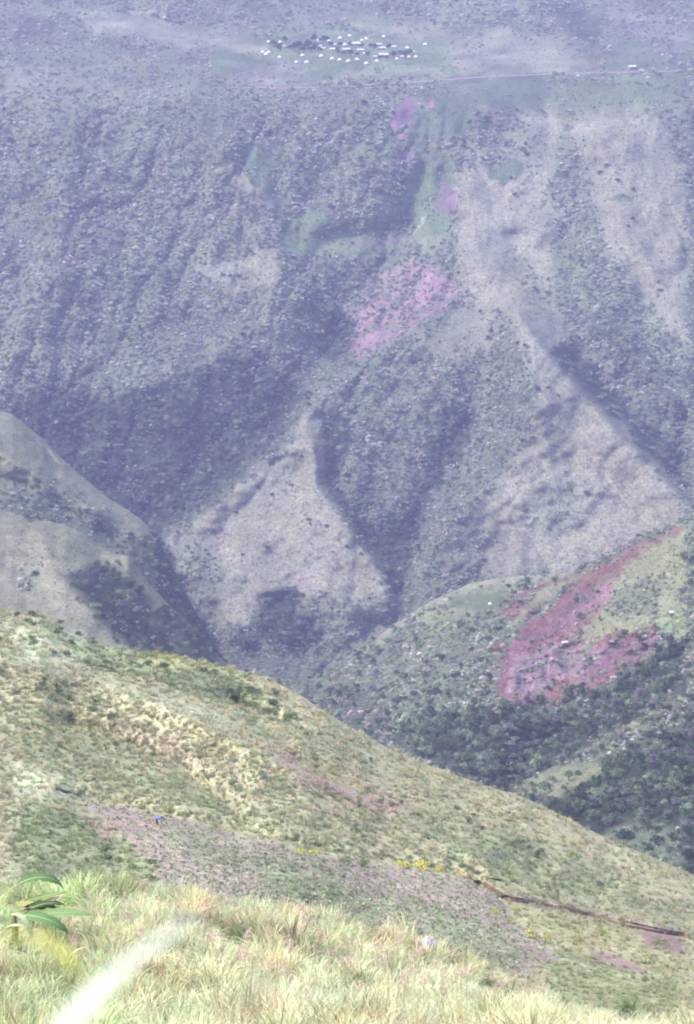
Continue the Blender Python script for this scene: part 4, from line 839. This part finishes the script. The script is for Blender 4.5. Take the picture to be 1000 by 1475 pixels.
bleaf(26, 1328, 1.9, .40, .35, 1.5, -.35, (.12, .24, .10), 6, .1, dy=-.9, roll=.6)
bleaf(24, 1316, 2.1, .34, 1.05, .5, .25, (.62, .48, .46), 7, .6, dy=.6, roll=1.0)
bleaf(24, 1314, 2.3, .28, 1.05, .35, .3, (.20, .28, .11), 8, .4, dy=.5, roll=1.0)
bleaf(20, 1314, 2.1, .22, 1.42, .25, .25, (.40, .36, .14), 9, .4, dy=.8, roll=1.1)
bleaf(20, 1300, 1.3, .4, .4, 2.2, 2.6, (.09, .17, .07), 10, .2, roll=.2)
bleaf(10, 1330, 1.6, .30, .6, 2.3, -.6, (.30, .38, .24), 11, .4, dy=-.8)
bleaf(5, 1350, 1.6, .26, .9, 2.2, -.3, (.40, .42, .28), 12, .5, dy=-.9)
# pale stone in the grass
def stone(V, F_):
    ring(V, F_, [(.38, -.2), (.40, 0), (.36, .16), (.26, .27), (.12, .33), (.02, .34)], 12)
    for i, (x, y, z) in enumerate(V): f = 1+.12*math.sin(i*1.7)+.08*math.sin(i*.9); V[i] = (x*f*1.15, y*f*.8, z*(1+.06*math.sin(i)))
o = bpy.data.objects.new('stone', mk('stone', stone, 'stone')); COL.objects.link(o); p = at('L1', 617, 1359); q = at('L0', 617, float(L0.cr(617))+3); o.location = (float(q[0]), float(q[1]), float(q[2])+.9); o.scale = (1, 1, 1)
st_base = o
tag(o, 'pale lavender rounded boulder showing above the foreground grass', 'stone')
def tall(V, F_):
    ring(V, F_, [(.42, -1.6), (.45, -.6), (.40, 0.), (.36, .12), (.27, .24), (.12, .31), (.02, .33)], 14)
    for i, (x, y, z) in enumerate(V): f = 1+.08*math.sin(i*1.7)+.05*math.sin(i*.9); V[i] = (x*f*.85, y*f*.6, z)
o.data = mk('stone', tall, 'stone')
# worker stooping in the plot: one continuous body
def person(loc, rz, s=1.):
    J = [((0, 0, .86), .15), ((.14, 0, .98), .15), ((.32, 0, 1.05), .165), ((.46, 0, 1.06), .13), ((.56, 0, 1.04), .06), ((.64, 0, 1.03), .085), ((.72, 0, 1.00), .10), ((.79, 0, .97), .07)]
    E = [(i, i+1) for i in range(7)]; V = [j[0] for j in J]; Rr = [j[1] for j in J]
    def ch(root, pts):
        a = root
        for p_, r_ in pts: V.append(p_); Rr.append(r_); E.append((a, len(V)-1)); a = len(V)-1
        return a
    for sg in (-1, 1):
        ch(0, [((-.02, sg*.10, .78), .10), ((.10, sg*.13, .45), .07), ((-.02, sg*.12, .10), .045), ((.02, sg*.12, .045), .04), ((.14, sg*.13, .03), .03)])
        h = ch(3, [((.46, sg*.19, 1.02), .06), ((.52, sg*.22, .76), .045), ((.62, sg*.14, .52), .03), ((.64, sg*.13, .46), .03)])
        for f in range(5): ch(h, [((.64+.015*(f-2), sg*.13+.02*(f-2), .42), .011), ((.65+.02*(f-2), sg*.13+.024*(f-2), (.37, .35, .34, .35, .39)[f]), .008)])
    me = bpy.data.meshes.new('person'); me.from_pydata(V, E, []); me.update(); o = bpy.data.objects.new('person', me); COL.objects.link(o)
    sk = o.modifiers.new('skin', 'SKIN'); o.modifiers.new('sub', 'SUBSURF').levels = 1
    for i, d in enumerate(me.skin_vertices[0].data): d.radius = (Rr[i], Rr[i])
    me.skin_vertices[0].data[0].use_root = True; me.materials.append(M['skin']); o.location = tuple(float(x) for x in loc); o.rotation_euler = (0, 0, rz); o.scale = (s,)*3
    def cl(nm, pts, rad, mat):
        V2, F2 = [], []; tube(V2, F2, pts, rad, 12); m = bpy.data.meshes.new(nm); m.from_pydata(V2, [], F2); m.update(); m.materials.append(M[mat]); c = bpy.data.objects.new(nm, m); COL.objects.link(c); c.parent = o
    cl('shirt', [(.04, 0, .90), (.16, 0, .98), (.32, 0, 1.06), (.46, 0, 1.07), (.53, 0, 1.05)], [.18, .20, .215, .20, .12], 'cloth')
    for sg in (-1, 1):
        cl('shirt_sleeve', [(.45, sg*.12, 1.06), (.47, sg*.2, 1.0), (.51, sg*.22, .84)], [.10, .085, .07], 'cloth')
        cl('trouser_leg', [(.0, sg*.06, .92), (-.01, sg*.10, .76), (.09, sg*.13, .45), (.04, sg*.12, .28)], [.15, .125, .095, .08], 'shorts')
    cl('hair', [(.62, 0, 1.09), (.68, 0, 1.09), (.76, 0, 1.06), (.80, 0, 1.02)], [.06, .10, .095, .05], 'hair')
    return o
o = person(at('L1', 226, 1189), .25, 1.05); tag(o, 'person in blue top and dark trousers stooping over the garden plot', 'person')

# ------------------------------------------------------------------ the out-of-focus leaf right in front of the photographer, and a second one
def nearblade(name, pts, w, tint, label):
    """tapering leaf blade through world points with widths, rooted in the ground by its stem"""
    V = []; Fs = []; n = len(pts)
    for i, p in enumerate(pts):
        d = np.array(pts[min(i+1, n-1)])-np.array(pts[max(i-1, 0)]); d /= np.linalg.norm(d); a = np.cross(d, (0, .8, .6)); a /= np.linalg.norm(a); b = np.cross(a, d)
        for j in (-1, 0, 1): V.append(tuple(np.array(p)+a*w[i]*j/2+b*abs(j)*w[i]*.12))
    for i in range(n-1):
        for j in range(2): Fs.append((i*3+j, i*3+j+1, i*3+4+j, i*3+3+j))
    o = leafobj(name, V, Fs, tint, (0, 0, 0), 0); tag(o, label, 'leaf'); return o
Yb = 1.35
g = W(60, 1700, 1.0); g = np.array([g[0]-.25, .75, -2.3])
pts = [g, g+np.array([.03, .1, .8]), W(20, 1580, Yb-.15), W(100, 1480, Yb-.08), W(150, 1425, Yb-.03), W(195, 1385, Yb), W(230, 1358, Yb+.03), W(255, 1340, Yb+.06), W(275, 1326, Yb+.08), W(295, 1313, Yb+.10)]
nearblade('close_leaf', pts, [.008, .010, .017, .024, .024, .021, .016, .010, .006, .002], (.62, .68, .60), 'whitish out-of-focus leaf blade rising right in front of the camera at lower left')
pts = [g+np.array([-.1, .2, 0]), g+np.array([-.1, .25, .8]), W(-160, 1500, 1.6), W(-60, 1380, 1.6), W(0, 1350, 1.65), W(50, 1352, 1.7), W(90, 1372, 1.75), W(110, 1400, 1.8)]
nearblade('close_leaf', pts, [.006, .007, .008, .011, .013, .013, .010, .002], (.62, .64, .12), 'yellow-green out-of-focus leaf reaching in from the left edge')

# ------------------------------------------------------------------ air, light, camera
V, Fs = [], []; box(V, Fs, -1500, 1500, -60, 3900, -1040, 60)
hz = bpy.data.materials.new('air'); hz.use_nodes = True; nt = hz.node_tree; nt.nodes.clear(); out = nt.nodes.new('ShaderNodeOutputMaterial'); pv = nt.nodes.new('ShaderNodeVolumePrincipled')
pv.inputs['Color'].default_value = (.54, .545, 1.0, 1); pv.inputs['Density'].default_value = 0.000128; nt.links.new(pv.outputs[0], out.inputs['Volume'])
me = bpy.data.meshes.new('haze'); me.from_pydata(V, [], Fs); me.update(); me.materials.append(hz); o = bpy.data.objects.new('haze', me); COL.objects.link(o); o['kind'] = 'stuff'
EL, AZ = R(56), R(-115)     # sun high, from the upper left behind the camera's left shoulder
w = bpy.data.worlds.new('World'); S.world = w; w.use_nodes = True; nt = w.node_tree; sky = nt.nodes.new('ShaderNodeTexSky'); sky.sky_type = 'NISHITA'; sky.sun_disc = False; sky.sun_elevation = EL; sky.sun_rotation = AZ; sky.air_density = 1.2; sky.dust_density = 3
nt.links.new(sky.outputs[0], nt.nodes['Background'].inputs[0]); nt.nodes['Background'].inputs[1].default_value = .15
sd = bpy.data.lights.new('sun', 'SUN'); sd.energy = 2.0; sd.angle = R(11); sd.color = (1, .95, .9); so = bpy.data.objects.new('sun', sd); COL.objects.link(so)
from mathutils import Vector
sdir = Vector((math.sin(AZ)*math.cos(EL), math.cos(AZ)*math.cos(EL), math.sin(EL))); so.rotation_euler = sdir.to_track_quat('Z', 'Y').to_euler()
cd = bpy.data.cameras.new('camera'); cam = bpy.data.objects.new('camera', cd); COL.objects.link(cam); S.camera = cam
cam.rotation_euler = (R(90)+PITCH, 0, 0); cd.sensor_fit = 'VERTICAL'; cd.sensor_height = 36; cd.lens = 36*F/1475; cd.clip_start = .1; cd.clip_end = 9000
cd.dof.use_dof = True; cd.dof.focus_distance = 280; cd.dof.aperture_fstop = 5
S.view_settings.view_transform = 'Standard'; S.view_settings.look = 'None'; S.view_settings.exposure = 1.22; S.view_settings.gamma = 1
S.render.engine = 'CYCLES'; S.cycles.use_denoising = True; S.cycles.max_bounces = 5; S.cycles.diffuse_bounces = 2; S.cycles.volume_bounces = 1; S.cycles.transparent_max_bounces = 4; S.cycles.filter_width = 2.0
